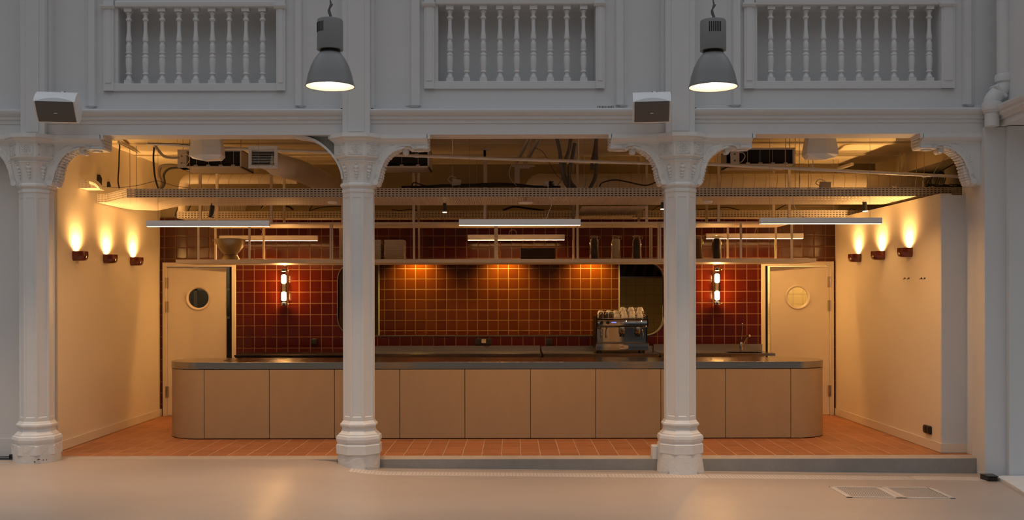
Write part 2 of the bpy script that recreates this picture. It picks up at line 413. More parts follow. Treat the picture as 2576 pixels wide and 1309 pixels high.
mb = MB().box(PX(951.5, YK), PX(955, YK), YK-.01, YK+.1, .3, 2.5).box(PX(1556, YK), PX(1559, YK), YK-.01, YK+.1, .3, 2.5)
struct('trim_5', mb, basic('tile_edge_strip', (.55,.48,.30), .5), 'pale edge strips at both ends of the kitchen tile wall', 'trim')
# extractor hood seen at the right end of the hatch
h = thing('extractor_hood', 'dark steel extractor hood with slanted fins inside the right of the hatch', 'hood', (2.0, 15.9, 1.95))
obj('hood_body', MB().box(1.5, 2.95, 15.95, 16.55, 1.93, 2.6), M_BLACKM, h)
mb = MB()
for k in range(9):
    x = 1.53+k*.16; mb.obox((x, 15.94, 2.07), (.05, .02, .30), Matrix.Rotation(R(14), 3, 'Y'))
obj('filter_fins', mb, basic('hood_fins', (.06,.045,.035), .4, metal=.7), h)
obj('hood_lip', MB().box(1.5, 2.95, 15.9, 15.96, 1.9, 1.93), M_STEEL2, h)
for k, px in enumerate((1048, 1270, 1486)):
    x = PX(px, 15.10)
    t = thing('kitchen_downlight', ['left kitchen spotlight washing the red tiles behind the hatch', 'middle kitchen spotlight washing the red tiles behind the hatch', 'right kitchen spotlight washing the red tiles behind the hatch'][k], 'spotlight', (x, 15.10, 2.5), 'kitchen spotlights above the hatch')
    obj('housing', MB().lathe([(.03,2.40),(.04,2.42),(.04,2.55),(.02,2.56),(.02,2.67)], (x,15.10,0), 16), M_BLACK, t, smooth=True)
    obj('lens', MB().lathe([(.001,2.398),(.026,2.398),(.026,2.402)], (x,15.10,0), 16), E_SPOT, t)
    light('SPOT', (x, 15.10, 2.385), 120, (1,.66,.18), .02, (R(3), 0, 0), 118, 1.0)
light('POINT', (2.0, 15.3, 1.2), 1.6, (1,.6,.2), .3)
light('POINT', (4.2, 14.9, 2.45), 60, (1,.72,.36), .15)
light('POINT', (-4.4, 15.2, 2.45), 9, (1,.8,.55), .15)
# dim shelf posts seen through the left porthole
t = thing('storage_rack', 'pale storage rack in the dim room behind the left porthole', 'shelf', (-4.5, 15.4, 0))
obj('rack_post', MB().box(-4.62,-4.57,15.35,15.4,0,2.2), M_POST, t); obj('rack_post', MB().box(-4.0,-3.95,15.35,15.4,0,2.2), M_POST, t)
obj('rack_shelf', MB().box(-4.62,-3.95,15.35,15.75,1.72,1.75), M_POST, t); obj('rack_shelf', MB().box(-4.62,-3.95,15.35,15.75,1.3,1.33), M_POST, t)
t = thing('hand_dryer', 'small dark grey box on the tiles seen through the right porthole', 'wall box', (4.1, 15.55, 1.5))
obj('body', MB().box(4.02,4.16,15.45,15.6,1.38,1.62), basic('greybox', (.08,.09,.10), .4), t, bevel=.02)

# ------------------------------------------------------------------ doors
def door(name, x0, x1, hinge_left, ang, lab):
    root = bpy.data.objects.new(name, None); COL.objects.link(root); root.location = ((x0+x1)/2, YB, 0)
    tag(root, lab, 'door', kind='structure')
    fw = .045
    fr = MB().box(x0-fw+.012, x0+.018, YB-.03, YB+.13, 0, DH+fw).box(x1-.018, x1+fw-.012, YB-.03, YB+.13, 0, DH+fw).box(x0+.018, x1-.018, YB-.03, YB+.13, DH-.012, DH+fw)
    obj('door_frame', fr, M_DOOR, root, bevel=.003)
    hx = x0+.022 if hinge_left else x1-.022
    wd = .785; sgn = 1 if hinge_left else -1
    M4 = Matrix.Translation((hx, YB, 0)) @ Matrix.Rotation(sgn*R(ang), 4, 'Z') @ Matrix.Diagonal((sgn,1,1,1))
    def mk(mb): return mb.xf(M4)
    pcx, pcz = .415, PZ(750, YB)+.005
    # leaf with round window
    leaf = plate_xz('leaf', [(0,.008),(wd,.008),(wd,DH-.022),(0,DH-.022)], [circ(pcx, pcz, .138)], 0, .045, M_DOOR, None)
    mb = MB(); mb.v = [tuple(M4@v.co) for v in leaf.data.vertices]; mb.f = [tuple(p.vertices) for p in leaf.data.polygons]
    me = leaf.data; bpy.data.objects.remove(leaf); bpy.data.meshes.remove(me)
    lf = obj('door_leaf', mb, M_DOOR, root)
    ring = MB(); npt = 40; prof = [(.168,0),(.166,-.012),(.156,-.016),(.146,-.012),(.134,-.002),(.134,.05),(.15,.052)]
    for r, y in prof:
        for i in range(npt): ring.v.append((pcx+r*math.cos(2*PI*i/npt), y, pcz+r*math.sin(2*PI*i/npt)))
    for j in range(len(prof)-1):
        for i in range(npt): ring.f.append((j*npt+i, j*npt+(i+1) % npt, (j+1)*npt+(i+1) % npt, (j+1)*npt+i))
    obj('porthole_ring', mk(ring), M_DOOR, lf, smooth=True)
    gl = MB().prism(circ(pcx, pcz, .137, 32), .018, .024, 'y'); obj('porthole_glass', mk(gl), M_DOORGL, lf)
    for z in (PZ(711, YB), PZ(771, YB), PZ(985, YB)):
        k = MB().cyl((hx-sgn*.012, YB-.022, z-.075), (hx-sgn*.012, YB-.022, z+.075), .011, 10).box(min(hx, hx+sgn*.02), max(hx, hx+sgn*.02), YB-.012, YB-.004, z-.075, z+.075)
        obj('hinge', k, M_STEEL2, root, smooth=True)
    # edge of the dark open gap
    xg = x1-.018 if hinge_left else x0+.018
    return root
door('door_1', *DL, True, 7, 'cream left door with round window, slightly ajar')
door('door_2', *DR, False, 7, 'cream right door with round window, slightly ajar')
# black strips put in for the dark gaps behind the ajar leaves
for x0, x1, lab in ((DL[1]-.085, DL[1]-.016, 'black strip standing in for the dark gap of the left door'), (DR[0]+.016, DR[0]+.085, 'black strip standing in for the dark gap of the right door')):
    tag(obj('door_gap_shade', MB().box(x0, x1, YB+.115, YB+.128, .01, DH-.013), M_DARK), lab, 'dark gap', kind='structure')

# ------------------------------------------------------------------ front facade
YF = 10.12
mb = MB().box(-7.2, 4.76, YF, 10.40, 3.21, 3.47)
struct('wall_front_beam', mb, M_WALL, 'white iron beam over the bar opening', 'beam')
prof = [(0,3.318),(-.008,3.32),(-.012,3.335),(-.012,3.352),(-.026,3.36),(-.030,3.372),(-.030,3.392),(-.045,3.40),(-.055,3.415),(-.062,3.43),(-.062,3.446),(-.055,3.452),(.09,3.475)]
poly = [(YF+a, z) for a, z in prof]+[(YF+.09, 3.30),(YF+.01, 3.30)]
mb = MB()
for a, b in ((-7.2, PX(52,10.05)), (PX(113,10.05), PX(862,10.05)), (PX(931,10.05), PX(1676,10.05)), (PX(1749,10.05), PX(2476,10.1))): mb.prism(poly, a, b, 'x')
struct('trim_6', mb, M_WALL, 'moulded cornice ledge along the beam', 'cornice', smooth=30)
YU = 10.20
bays = [(PX(298,YU), PX(697,YU), PZ(209,YU), PZ(16,YU), 9, 325.5, 42.1), (PX(1103,YU), PX(1499,YU), PZ(205,YU), PZ(11,YU), 9, 1133, 42.0), (PX(1906,YU), PX(2366,YU), PZ(206,YU), PZ(14,YU), 10, 1939.5, 44.3)]
holes = [[(a,c),(b,c),(b,d),(a,d)] for a, b, c, d, *_ in bays]
o = plate_xz('wall_front', [(-7.2,3.44),(5.15,3.44),(5.15,5.6),(-7.2,5.6)], holes, YU, 10.46, M_WALL)
tag(o, 'white painted gallery front above the beam', 'wall', kind='structure')
o = struct('wall_front_back', MB().box(-7.2, 5.6, 10.46, 10.6, 3.6, 5.6), M_WALL, 'white boarding behind the balusters', 'wall')
# pilasters above columns
def fluted(x0, x1, z0, z1, yf):
    mb = MB().box(x0, x1, yf, YF+.1, z0, z1)
    return mb
for k, (a, b) in enumerate(((52,113),(862,931),(1676,1749))):
    x0, x1 = PX(a, 10.05), PX(b, 10.05)
    mb = MB().box(x0, x1, 10.05, 10.25, 3.205, 5.6).box(x0-.03, x0, 10.12, 10.25, 3.46, 5.6).box(x1, x1+.03, 10.12, 10.25, 3.46, 5.6)
    mb.box(x0+.055, x1-.055, 10.043, 10.05, 3.23, 5.6)
    struct('trim_%d' % (7+k), mb, M_WALL, ['flat pilaster above the left column', 'flat pilaster above the middle column behind a hanging lamp', 'flat pilaster above the right column beside the loudspeaker'][k], 'pilaster', bevel=.004)
# moulded uprights beside the balustrades
ups = [(210,242,'left of the left balustrade'), (741,771,'right of the left balustrade'), (1019,1060,'left of the middle balustrade'), (1549,1583,'right of the middle balustrade'), (1832,1867,'left of the right balustrade'), (2424,2459,'right of the right balustrade')]
for k, (a, b, lab) in enumerate(ups):
    x0, x1 = PX(a, 10.16), PX(b, 10.16); zb = PZ(264, 10.16); flip = k % 2 == 1
    wid = x1-x0
    mb = MB()
    cs = [(0,0),(.16,-.012),(.30,-.012),(.34,-.03),(.42,-.045),(.9,-.045),(1.0,0)]
    if flip: cs = [(1-u, y) for u, y in cs[::-1]]
    poly = [(x0+u*wid, YU+y) for u, y in cs]
    mb.prism(poly, zb, 5.6, 'z')
    # bevelled foot
    lo = [(x0+.3*wid, YU-.045, zb), (x1-.02, YU-.045, zb), (x1-.045, YU, zb-.028), (x0+.45*wid, YU, zb-.028), (x0+.3*wid, YU, zb), (x1-.02, YU, zb)]
    mb.add(lo, [(0,1,2,3),(0,3,4),(1,5,2)])
    struct('trim_%d' % (10+k), mb, M_WALL, 'moulded vertical strip '+lab, 'moulding', smooth=30)

# ------------------------------------------------------------------ balustrades
BP = [(0,.0375,4),(45,.0375,4)]
def baluster(x, y, zt, zb):
    Ht = zt-zb; mb = MB(); q = lambda t: zt-t/770*Ht
    mb.box(x-.037, x+.037, y-.037, y+.037, q(46), q(0)+.01)
    pr = [(46,.022),(50,.029),(60,.031),(68,.024),(75,.0195),(105,.0195),(112,.028),(122,.031),(132,.028),(138,.019),(170,.0185),(230,.019),(270,.022),(305,.027),(325,.029),(338,.028),(345,.021),(362,.020),(370,.025),(385,.028),(425,.0275),(443,.025),(446,.030),(458,.031),(463,.022),(478,.022),(483,.029),(492,.032),(500,.032),(505,.027),(520,.031),(560,.032),(620,.028),(655,.024),(660,.029),(670,.030),(674,.019),(690,.019),(708,.026),(718,.031),(730,.031),(734,.026)]
    mb.lathe([(r, q(t)) for t, r in pr][::-1], (x,y,0), 14, cap=False)
    mb.box(x-.036, x+.036, y-.036, y+.036, q(770)-.01, q(733))
    return mb
bl = ['left white balustrade panel with nine turned balusters', 'middle white balustrade panel between the two hanging lamps', 'right white balustrade panel with ten turned balusters']
protoB = None
for k, (a, b, c, d, nb, p0, dp) in enumerate(bays):
    root = thing('balustrade', bl[k], 'balustrade', ((a+b)/2, YU+.02, c), 'balustrades on the gallery front')
    yb = 10.232
    for i in range(nb):
        x = PX(p0+dp*i, yb)
        if protoB is None:
            protoB = obj('baluster', baluster(0, 0, d-c, 0), M_WALL, None, smooth=40)
            me = protoB.data; bpy.data.objects.remove(protoB); protoB = me
        bo = bpy.data.objects.new('baluster', protoB); COL.objects.link(bo); bo.parent = root
        bo.location = Vector((x, yb, c))-root.location
    # rails and posts
    obj('bottom_rail', MB().box(a-.14, b+.08 if k != 2 else b+.14, YU-.02, YU, c-.075, c), M_WALL, root, bevel=.004)
    obj('top_rail', MB().prism([(YU+.10,d-.002),(YU-.01,d-.002),(YU-.025,d),(YU-.03,d+.02),(YU-.03,d+.045),(YU-.01,d+.055),(YU-.01,d+.10),(YU+.1,d+.10)], a-.02, b+.02, 'x'), M_WALL, root, smooth=30)
    for x0, x1 in ((a-.135, a-.035), (b+.002, b+.09 if k != 2 else b+.135)):
        po = obj('post', MB().box(x0, x1, YU-.032, YU, c-.075, 5.6).box(x0+.02, x1-.02, YU-.038, YU-.03, c, d-.02), M_WALL, root, bevel=.003)
        obj('post_cap', MB().prism([(YU-.03,d-.03),(YU-.05,d-.022),(YU-.06,d-.005),(YU-.06,d+.01),(YU-.035,d+.014),(YU-.03,d+.014)], x0-.02, x1+.012, 'x'), M_WALL, po, smooth=30)
# vent grille in the ledge wall
v = thing('air_vent', 'small slotted vent low on the gallery front beside the loudspeaker', 'vent', (PX(1523,YU), YU, PZ(271,YU)))
mb = MB(); mb.box(PX(1501,YU), PX(1545,YU), YU-.003, YU, PZ(276,YU), PZ(266.5,YU)); obj('vent_plate', mb, M_WALL, v)
mb = MB()
for i in range(11):
    for j in range(3):
        x = PX(1505+i*3.8, YU); z = PZ(274.2-j*3, YU); mb.box(x-.004, x+.004, YU-.0045, YU-.002, z-.0035, z+.0035)
obj('vent_holes', mb, M_DARK, v)

# ------------------------------------------------------------------ right pier, wall beyond, gallery beam and kerb
tag(obj('wall_pier', MB().box(4.757, 5.02, 10.42, 10.75, 0, 3.21).prism([(4.715,10.43),(4.668,10.05),(4.872,10.05),(4.872,10.43)], -.2, 3.262), M_WALL), 'white corner pier at the right of the bar opening', 'pier', kind='structure')
struct('wall_side', MB().box(4.873, 7.0, 9.99, 10.62, -.2, 3.262), M_WALL, 'grey wall beyond the right pier', 'wall')
struct('wall_gallery_right', MB().box(4.872, 7.0, 10.12, 10.6, 3.262, 5.6), M_WALL, 'white wall behind the downpipe', 'wall')
# side gallery beam with cornice running towards the camera
A = Vector((4.80, 10.08)); Bv = Vector((4.70, 8.2)); d2 = (Bv-A); L = d2.length; d2.normalize(); nrm = Vector((-d2.y, d2.x))
if nrm.x > 0: nrm = -nrm
def side_prism(prof, l0, l1):
    vs = []
    for l in (l0, l1):
        for o_, z in prof:
            p = A+d2*l+nrm*o_; vs.append((p.x, p.y, z))
    k = len(prof); fs = [tuple(range(k)), tuple(range(2*k-1, k-1, -1))]+[(i, (i+1) % k, k+(i+1) % k, k+i) for i in range(k)]
    return MB().add(vs, fs)
sp_ = [(-.02,3.27),(-.02,3.33),(.0,3.335),(.01,3.36),(.035,3.372),(.038,3.40),(.055,3.41),(.065,3.44),(.065,3.455),(-.06,3.49),(-.5,3.49),(-.5,3.27)]
struct('trim_20', side_prism(sp_, 0.03, 1.8), M_WALL, 'moulded gallery beam coming forward at the right edge', 'beam')
struct('wall_gallery_side', side_prism([(-.06,3.48),(-.06,5.6),(-.3,5.6),(-.3,3.48)], 0.12, 1.8), M_WALL, 'white gallery side wall at the right edge', 'wall')
kerb = [(4.72,9.93),(4.70,9.72),(4.58,9.1),(4.45,8.3),(6.2,8.3),(6.2,9.98),(4.80,9.98)]
struct('trim_21', MB().prism(kerb, -.22, -.115), M_ROUGH, 'low white kerb on the floor at the right edge', 'kerb', bevel=.008)

# downpipe
YP = 10.0
t = thing('downpipe', 'white rainwater downpipe with bend in the upper right corner', 'pipe', (PX(2496,YP), YP, PZ(325,YP)))
xa, xb = PX(2529,YP), PX(2496,YP); r = .074
obj('pipe', MB().cyl((xa,YP,PZ(205,YP)), (xa,YP,5.6), r, 24), M_WALL, t, smooth=True)
obj('collar', MB().lathe([(.08,0),(.092,.01),(.093,.06),(.088,.075),(.078,.08)], (xa,YP,PZ(210,YP)), 24), M_WALL, t, smooth=True)
pts = spline([(xa,YP,PZ(205,YP)), (xa,YP,PZ(216,YP)), (xa-.035,YP,PZ(230,YP)), (xb+.035,YP,PZ(243,YP)), (xb,YP,PZ(256,YP)), (xb,YP,PZ(268,YP))], 6)
bend = obj('bend', MB().tube(pts, r+.002, 20), M_WALL, t, smooth=60)
obj('seam_band', MB().obox(((xa+xb)/2,YP,PZ(234,YP)), (.035,.155,.16), Matrix.Rotation(R(-42),3,'Y')), M_WALL, bend, bevel=.015, seg=3)
obj('collar', MB().lathe([(.074,-.02),(.082,0),(.090,.005),(.094,.06),(.092,.075),(.082,.08)], (xb,YP,PZ(281,YP)), 24), M_WALL, t, smooth=True)
obj('pipe', MB().cyl((xb,YP,3.262), (xb,YP,PZ(278,YP)), r-.008, 24), M_WALL, t, smooth=True)

# ------------------------------------------------------------------ columns
K8 = 1/math.cos(PI/8)
YC = 10.27
def octo(prof, n=8): return MB().lathe(prof, (0,0,0), 8, PI/8, K8)
def face_frames():
    """for the faces turned to the hall: (angle) """
    return [-PI/2, -PI/4, -3*PI/4, 0, PI, PI/4, 3*PI/4, PI/2]
def shaft_mesh(ap, z0, z1, inset, dep, zi0, zi1):
    mb = MB(); hw = ap*math.tan(PI/8)
    for a in face_frames():
        M3 = Matrix.Rotation(a, 3, 'Z')
        def P(u, dd, z): return M3@Vector((ap-dd, u, z))
        o_ = [P(-hw,0,z0),P(hw,0,z0),P(hw,0,z1),P(-hw,0,z1)]
        w = hw-inset
        i_ = [P(-w,0,zi0),P(w,0,zi0),P(w,0,zi1),P(-w,0,zi1)]
        w2 = w-.006
        j_ = [P(-w2,dep,zi0+.008),P(w2,dep,zi0+.008),P(w2,dep,zi1-.008),P(-w2,dep,zi1-.008)]
        fs = [(0,1,5,4),(1,2,6,5),(2,3,7,6),(3,0,4,7),(4,5,9,8),(5,6,10,9),(6,7,11,10),(7,4,8,11),(8,9,10,11)]
        mb.add(o_+i_+j_, fs)
    return mb
def make_column(zf):
    root = thing('iron_column', '', 'column', (0,0,0), 'iron columns of the arcade')
    obj('shaft', shaft_mesh(.149, .40, 2.65, .018, .006, .44, 2.60), M_IRON, root)
    base = [(.206,.075),(.214,.08),(.214,.165),(.206,.172),(.200,.18),(.212,.20),(.216,.225),(.210,.252),(.192,.262),(.190,.272),(.176,.283),(.163,.300),(.158,.325),(.161,.338),(.172,.346),(.178,.358),(.176,.372),(.165,.380),(.160,.388),(.150,.402)]
    obj('base_moulding', octo(base), M_IRON, root)
    cap = [(.149,2.645),(.157,2.652),(.158,2.668),(.151,2.68),(.152,2.695),(.160,2.70),(.171,2.71),(.172,2.725),(.165,2.738),(.150,2.745),(.152,2.79),(.163,2.86),(.178,2.915),(.190,2.94),(.200,2.946),(.200,2.952),(.190,2.956),(.196,2.972),(.212,2.985),(.226,2.99),(.228,2.997),(.228,3.128),(.232,3.131),(.236,3.142),(.250,3.15),(.262,3.162),(.270,3.165),(.272,3.172),(.285,3.175),(.285,3.212)]
    capo = obj('capital', octo(cap), M_IRON, root)
    # hanging husks on the bell, rosette panels on the frieze
    for a in (-PI/2, -PI/4, -3*PI/4):
        M3 = Matrix.Rotation(a, 3, 'Z').to_4x4()
        g = MB()
        for z, r_, e in ((2.895,.030,.172),(2.862,.028,.165),(2.832,.022,.160),(2.806,.018,.156),(2.785,.010,.154)):
            g.ball((e, 0, z), (r_*.7, r_, r_*.62), 10, 6); g.ball((e+.006, 0, z-.006), (r_*.6, r_*.45, r_*.6), 8, 5)
        g.ball((.186, 0, 2.93), (.012,.012,.012), 8, 6)
        obj('husk_garland', g.xf(M3), M_IRON, capo, smooth=60)
        p = MB(); hw = .070
        for (y0,y1,z0,z1) in ((-hw,hw,3.108,3.118),(-hw,hw,3.010,3.018),(-hw,-hw+.007,3.01,3.118),(hw-.007,hw,3.01,3.118)): p.box(.226,.234,y0,y1,z0,z1)
        for i in range(8):
            t_ = PI/4*i; p.ball((.230, .022*math.cos(t_), 3.063+.022*math.sin(t_)), (.006,.008,.008), 8, 5)
        for i in range(12):
            t_ = PI/6*i; p.ball((.229, .040*math.cos(t_), 3.063+.038*math.sin(t_)), (.005,.010,.007), 7, 5)
        for sy in (-1,1):
            for sz in (-1,1):
                p.ball((.229, sy*.055, 3.063+sz*.035), (.006,.011,.010), 7, 5)
        p.ball((.231,0,3.063), (.008,.009,.009), 8, 5)
        obj('rosette_panel', p.xf(M3), M_IRON, capo, smooth=60)
    return root
proto = make_column(0)
colsx = [-4.65, -1.45, 1.738]
clabels = ['white octagonal iron column at the left end of the bar', 'white octagonal iron column left of the middle bay', 'white octagonal iron column right of the middle bay']
columns = []
for i, x in enumerate(colsx):
    c = proto if i == 0 else dup(proto, (0,0,0))
    c['label'] = clabels[i]; c.location = (x, YC, 0); columns.append(c)
# rough plinths, each worn differently
def plinth(x, rt, rb, z0, z1, seed, n=40):
    rnd = random.Random(seed); mb = MB(); levels = 7
    for j in range(levels):
        t = j/(levels-1)
        for i in range(n):
            a = 2*PI*i/n
            oc = 1/max(abs(math.cos(((a+PI/8) % (PI/4))-PI/8)), .9)
            rr = (rb+(rt-rb)*t)*(.5+.5*oc)+rnd.uniform(-.003,.003)
            mb.v.append((x+rr*math.cos(a), YC+rr*math.sin(a), z0+(z1-z0)*t+(rnd.uniform(-.004,.004) if j == levels-1 else 0)))
    for j in range(levels-1):
        for i in range(n): mb.f.append((j*n+i, j*n+(i+1) % n, (j+1)*n+(i+1) % n, (j+1)*n+i))
    mb.f.append(tuple(range((levels-1)*n, levels*n))); return mb
obj('plinth', plinth(colsx[0], .218, .212, -.03, .175, 3), M_ROUGH, columns[0], smooth=60)
obj('plinth', plinth(colsx[1], .205, .200, -.10, .082, 5), M_ROUGH, columns[1], smooth=60)
obj('plinth', plinth(colsx[2], .212, .236, -.16, .082, 9), M_ROUGH, columns[2], smooth=60)
obj('plinth_back', MB().box(colsx[2]-.27, colsx[2]-.1, 10.30, 10.42, -.1, .13), M_ROUGH, columns[2], bevel=.01)
sc_ = MB()
for (px, py, w_) in ((96,1157,8),(108,1158.5,3),(116,1158,2),(86,1163,3)):
    X, _, Z = at(px, py, YC-.222); sc_.ball((X, YC-.212, Z), (w_*.002, .012, .004), 8, 5)
obj('chipped_spot', sc_, M_RUST, columns[0])

# ornate brackets
def bracket_poly():
    pts = [(925,346),(1080,346),(1080,374.5),(1043.7,374.5),(1037.6,368.4),(1026.6,367.5),(1010.7,369.5),(994.8,378.8),(979,391),(966.7,408),(961.8,429),(958,447),(951,461),(940,468),(925,468)]
    return [((px-903)/255.6, H+(CY-py)/255.6) for px, py in pts]
def bracket(cx, side, parent, name='bracket', label=None):
    poly = bracket_poly()
    S = Matrix.Translation((cx, 0, 0)) @ Matrix.Diagonal((side,1,1,1))
    crv = [Vector((p[0], 0, p[1])) for p in poly[3:14]]
    cs = spline(crv, 5)
    face = [poly[0], poly[1], poly[2]]+[(p.x, p.z) for p in cs]+[poly[14]]
    y0, y1 = 10.17, 10.39
    mb = MB().prism(face, y0, y1, 'y')
    if parent is None:
        root = tag(bpy.data.objects.new(name, None), label, 'bracket'); COL.objects.link(root); root.location = (cx+side*.3, 10.28, 3.21)
        br = obj('spandrel', mb.xf(S), M_IRON, root)
    else:
        br = obj(name, mb.xf(S), M_IRON, parent); root = br
    # cornice on top of the bracket
    zt = 3.212; prof_ = [(y0,3.115),(y0-.01,3.125),(y0-.014,3.14),(y0-.035,3.15),(y0-.05,3.168),(y0-.055,3.175),(y0-.055,zt),(y1+.03,zt),(y1+.03,3.115)]
    xl = .718
    cm = MB().prism(prof_, .08, xl-.025, 'x')
    obj('bracket_cornice', cm.merge(MB().prism([(a,b) for a,b in prof_ if b > 3.16], xl-.03, xl, 'x')).xf(S), M_IRON, br, smooth=30)
    # scalloped end
    e = MB()
    for z in (3.185,3.155,3.122,3.095): e.cyl((.695,y0+.02,z), (.695,y1-.02,z), .013, 10)
    # rim band following the arch, raised from the face, and leaf band under the soffit
    rim = MB(); k = len(cs)
    for i in range(k-1):
        a, b = cs[i], cs[i+1]; d = (b-a)
        if d.length < 1e-5: continue
        d.normalize(); nn = Vector((-d.z, 0, d.x))
        if nn.dot(Vector((0,0,1)))+nn.dot(Vector((-1,0,0)))*.6 < 0: nn = -nn
        q = [a, b, b+nn*.042, a+nn*.042]
        rim.add([(p.x, y0-.010, p.z) for p in q]+[(p.x, y0+.01, p.z) for p in q], [(0,1,2,3),(7,6,5,4),(0,4,5,1),(2,6,7,3),(1,5,6,2),(3,7,4,0)])
    obj('arch_rim', rim.xf(S), M_IRON, br)
    leaf = MB(); rnd = random.Random(2)
    for i in range(3, k-4, 2):
        a, b = cs[i], cs[i+1]; d = (b-a).normalized(); nn = Vector((d.z, 0, -d.x))
        if nn.z > 0 and nn.x < 0: nn = -nn
        if nn.dot(Vector((1,0,-1))) < 0: nn = -nn
        for sy in (-.055, 0, .055):
            c_ = a+nn*.006; leaf.ball((c_.x, 10.29+sy, c_.z), (.020+rnd.random()*.008, .034, .014+rnd.random()*.008), 8, 5)
    # curl at the crown of the arch
    cu = [(.43,10.28,3.085),(.47,10.28,3.09),(.488,10.28,3.07),(.478,10.28,3.045),(.455,10.28,3.043),(.448,10.28,3.06)]
    leaf.tube(spline(cu, 4), .014, 8)
    leaf.cyl((.468,10.22,3.062), (.468,10.36,3.062), .026, 14)
    leaf.ball((.60,10.28,3.072), (.045,.05,.012), 10, 6); leaf.ball((.565,10.28,3.072), (.02,.03,.012), 8, 5); leaf.ball((.635,10.28,3.072), (.02,.03,.012), 8, 5)
    leaf.cyl((.178,10.15,2.748), (.178,10.36,2.748), .028, 16)
    obj('acanthus_underside', leaf.merge(e).xf(S), M_IRON, br, smooth=60)
    rel = MB()
    for i, (u, z, an, ln) in enumerate(((.235,2.90,68,.05),(.255,2.95,60,.055),(.285,2.995,52,.055),(.325,3.035,42,.055),(.375,3.065,28,.055),(.43,3.085,15,.05),(.26,3.04,58,.05),(.31,3.08,35,.05),(.225,2.99,75,.04),(.37,3.10,10,.045))):
        R3 = Matrix.Rotation(R(-an), 4, 'Y')
        q = MB().ball((0,0,0), (ln, .010, .014), 10, 6).xf(Matrix.Translation((u, y0-.001, z)) @ R3); rel.merge(q)
    obj('leaf_relief', rel.xf(S), M_IRON, br, smooth=60)
    obj('end_panel', MB().box(.585, .665, y0-.008, y0+.002, 3.083, 3.108).xf(S), M_IRON, br, bevel=.003)
    return root
bracket(colsx[0], 1, columns[0]); bracket(colsx[0], -1, columns[0]); bracket(colsx[1], 1, columns[1])
bracket(colsx[2], 1, columns[2]); bracket(colsx[2], -1, columns[2])
bracket(4.79, -1, None, 'pier_bracket', 'white scrolled bracket joining the right corner pier to the beam')
# plain curved bracket on the left of the middle column
pl = [at(px, py, 10.25) for px, py in ((736,344),(752,349),(772,351),(795,359),(817,374),(836,393),(850,414),(859,437),(861,452))]
cs = spline([Vector((p[0],0,p[2])) for p in pl], 4); bm_ = MB()
for i in range(len(cs)-1):
    a, b = cs[i], cs[i+1]; d = (b-a).normalized(); nn = Vector((-d.z,0,d.x))*.022
    q = [a, b, b+nn, a+nn]
    bm_.add([(p.x,10.18,p.z) for p in q]+[(p.x,10.38,p.z) for p in q], [(0,1,2,3),(7,6,5,4),(0,4,5,1),(2,6,7,3),(1,5,6,2),(3,7,4,0)])
pb = obj('bracket', bm_, M_IRON, columns[1]); pb['label'] = 'plain thin curved bracket without ornament'
obj('web', MB().prism([(cs[i].x, cs[i].z) for i in range(0, len(cs), 2)]+[(cs[-1].x, 3.21),(cs[0].x, 3.21)], 10.26, 10.29, 'y'), basic('web_recess_shade', (.40,.40,.39), .6), pb)  # shade of the recess behind the strip, put in as a darker plate

# wall left of the first column
struct('wall_left_bay', MB().box(-8.0, -4.87, 10.45, 10.6, -.02, 3.3), M_WALL, 'grey infill wall left of the first column', 'wall')
struct('baseboard_front', MB().box(-8.0, -4.87, 10.436, 10.45, .0, .2), M_WALL, 'tall baseboard of the wall left of the first column', 'baseboard', bevel=.004)
t = thing('cable_adapter', 'small black adapter on the floor left of the first column', 'adapter', (PX(33,10.38), 10.36, .0))
obj('adapter_body', MB().box(PX(26,10.38), PX(40,10.38), 10.34, 10.42, .004, .05), M_BLACK, t, bevel=.008)
obj('lead', MB().tube([(-5.7,10.4,.012),(PX(27,10.38),10.4,.02)], .004, 6), M_CABLE, t)
X, Y_, Z = 4.70, 9.93, floorz(4.7)
t = thing('floor_socket_box', 'small black box on the floor beside the right pier', 'box', (4.66, 9.9, Z))
obj('box_body', MB().prism([(4.585,9.98),(4.60,9.84),(4.69,9.84),(4.70,9.98)], Z+.001, Z+.045), M_BLACK, t, bevel=.006)
obj('box_lid', MB().prism([(4.58,9.99),(4.598,9.83),(4.695,9.83),(4.71,9.99)], Z+.045, Z+.052), M_BLACK, t, bevel=.003)
mb = MB()
for k in range(2): mb.box(4.625+k*.03, 4.632+k*.03, 9.86, 9.95, Z+.052, Z+.054)
obj('contact_strip', mb, M_CHROME, t)

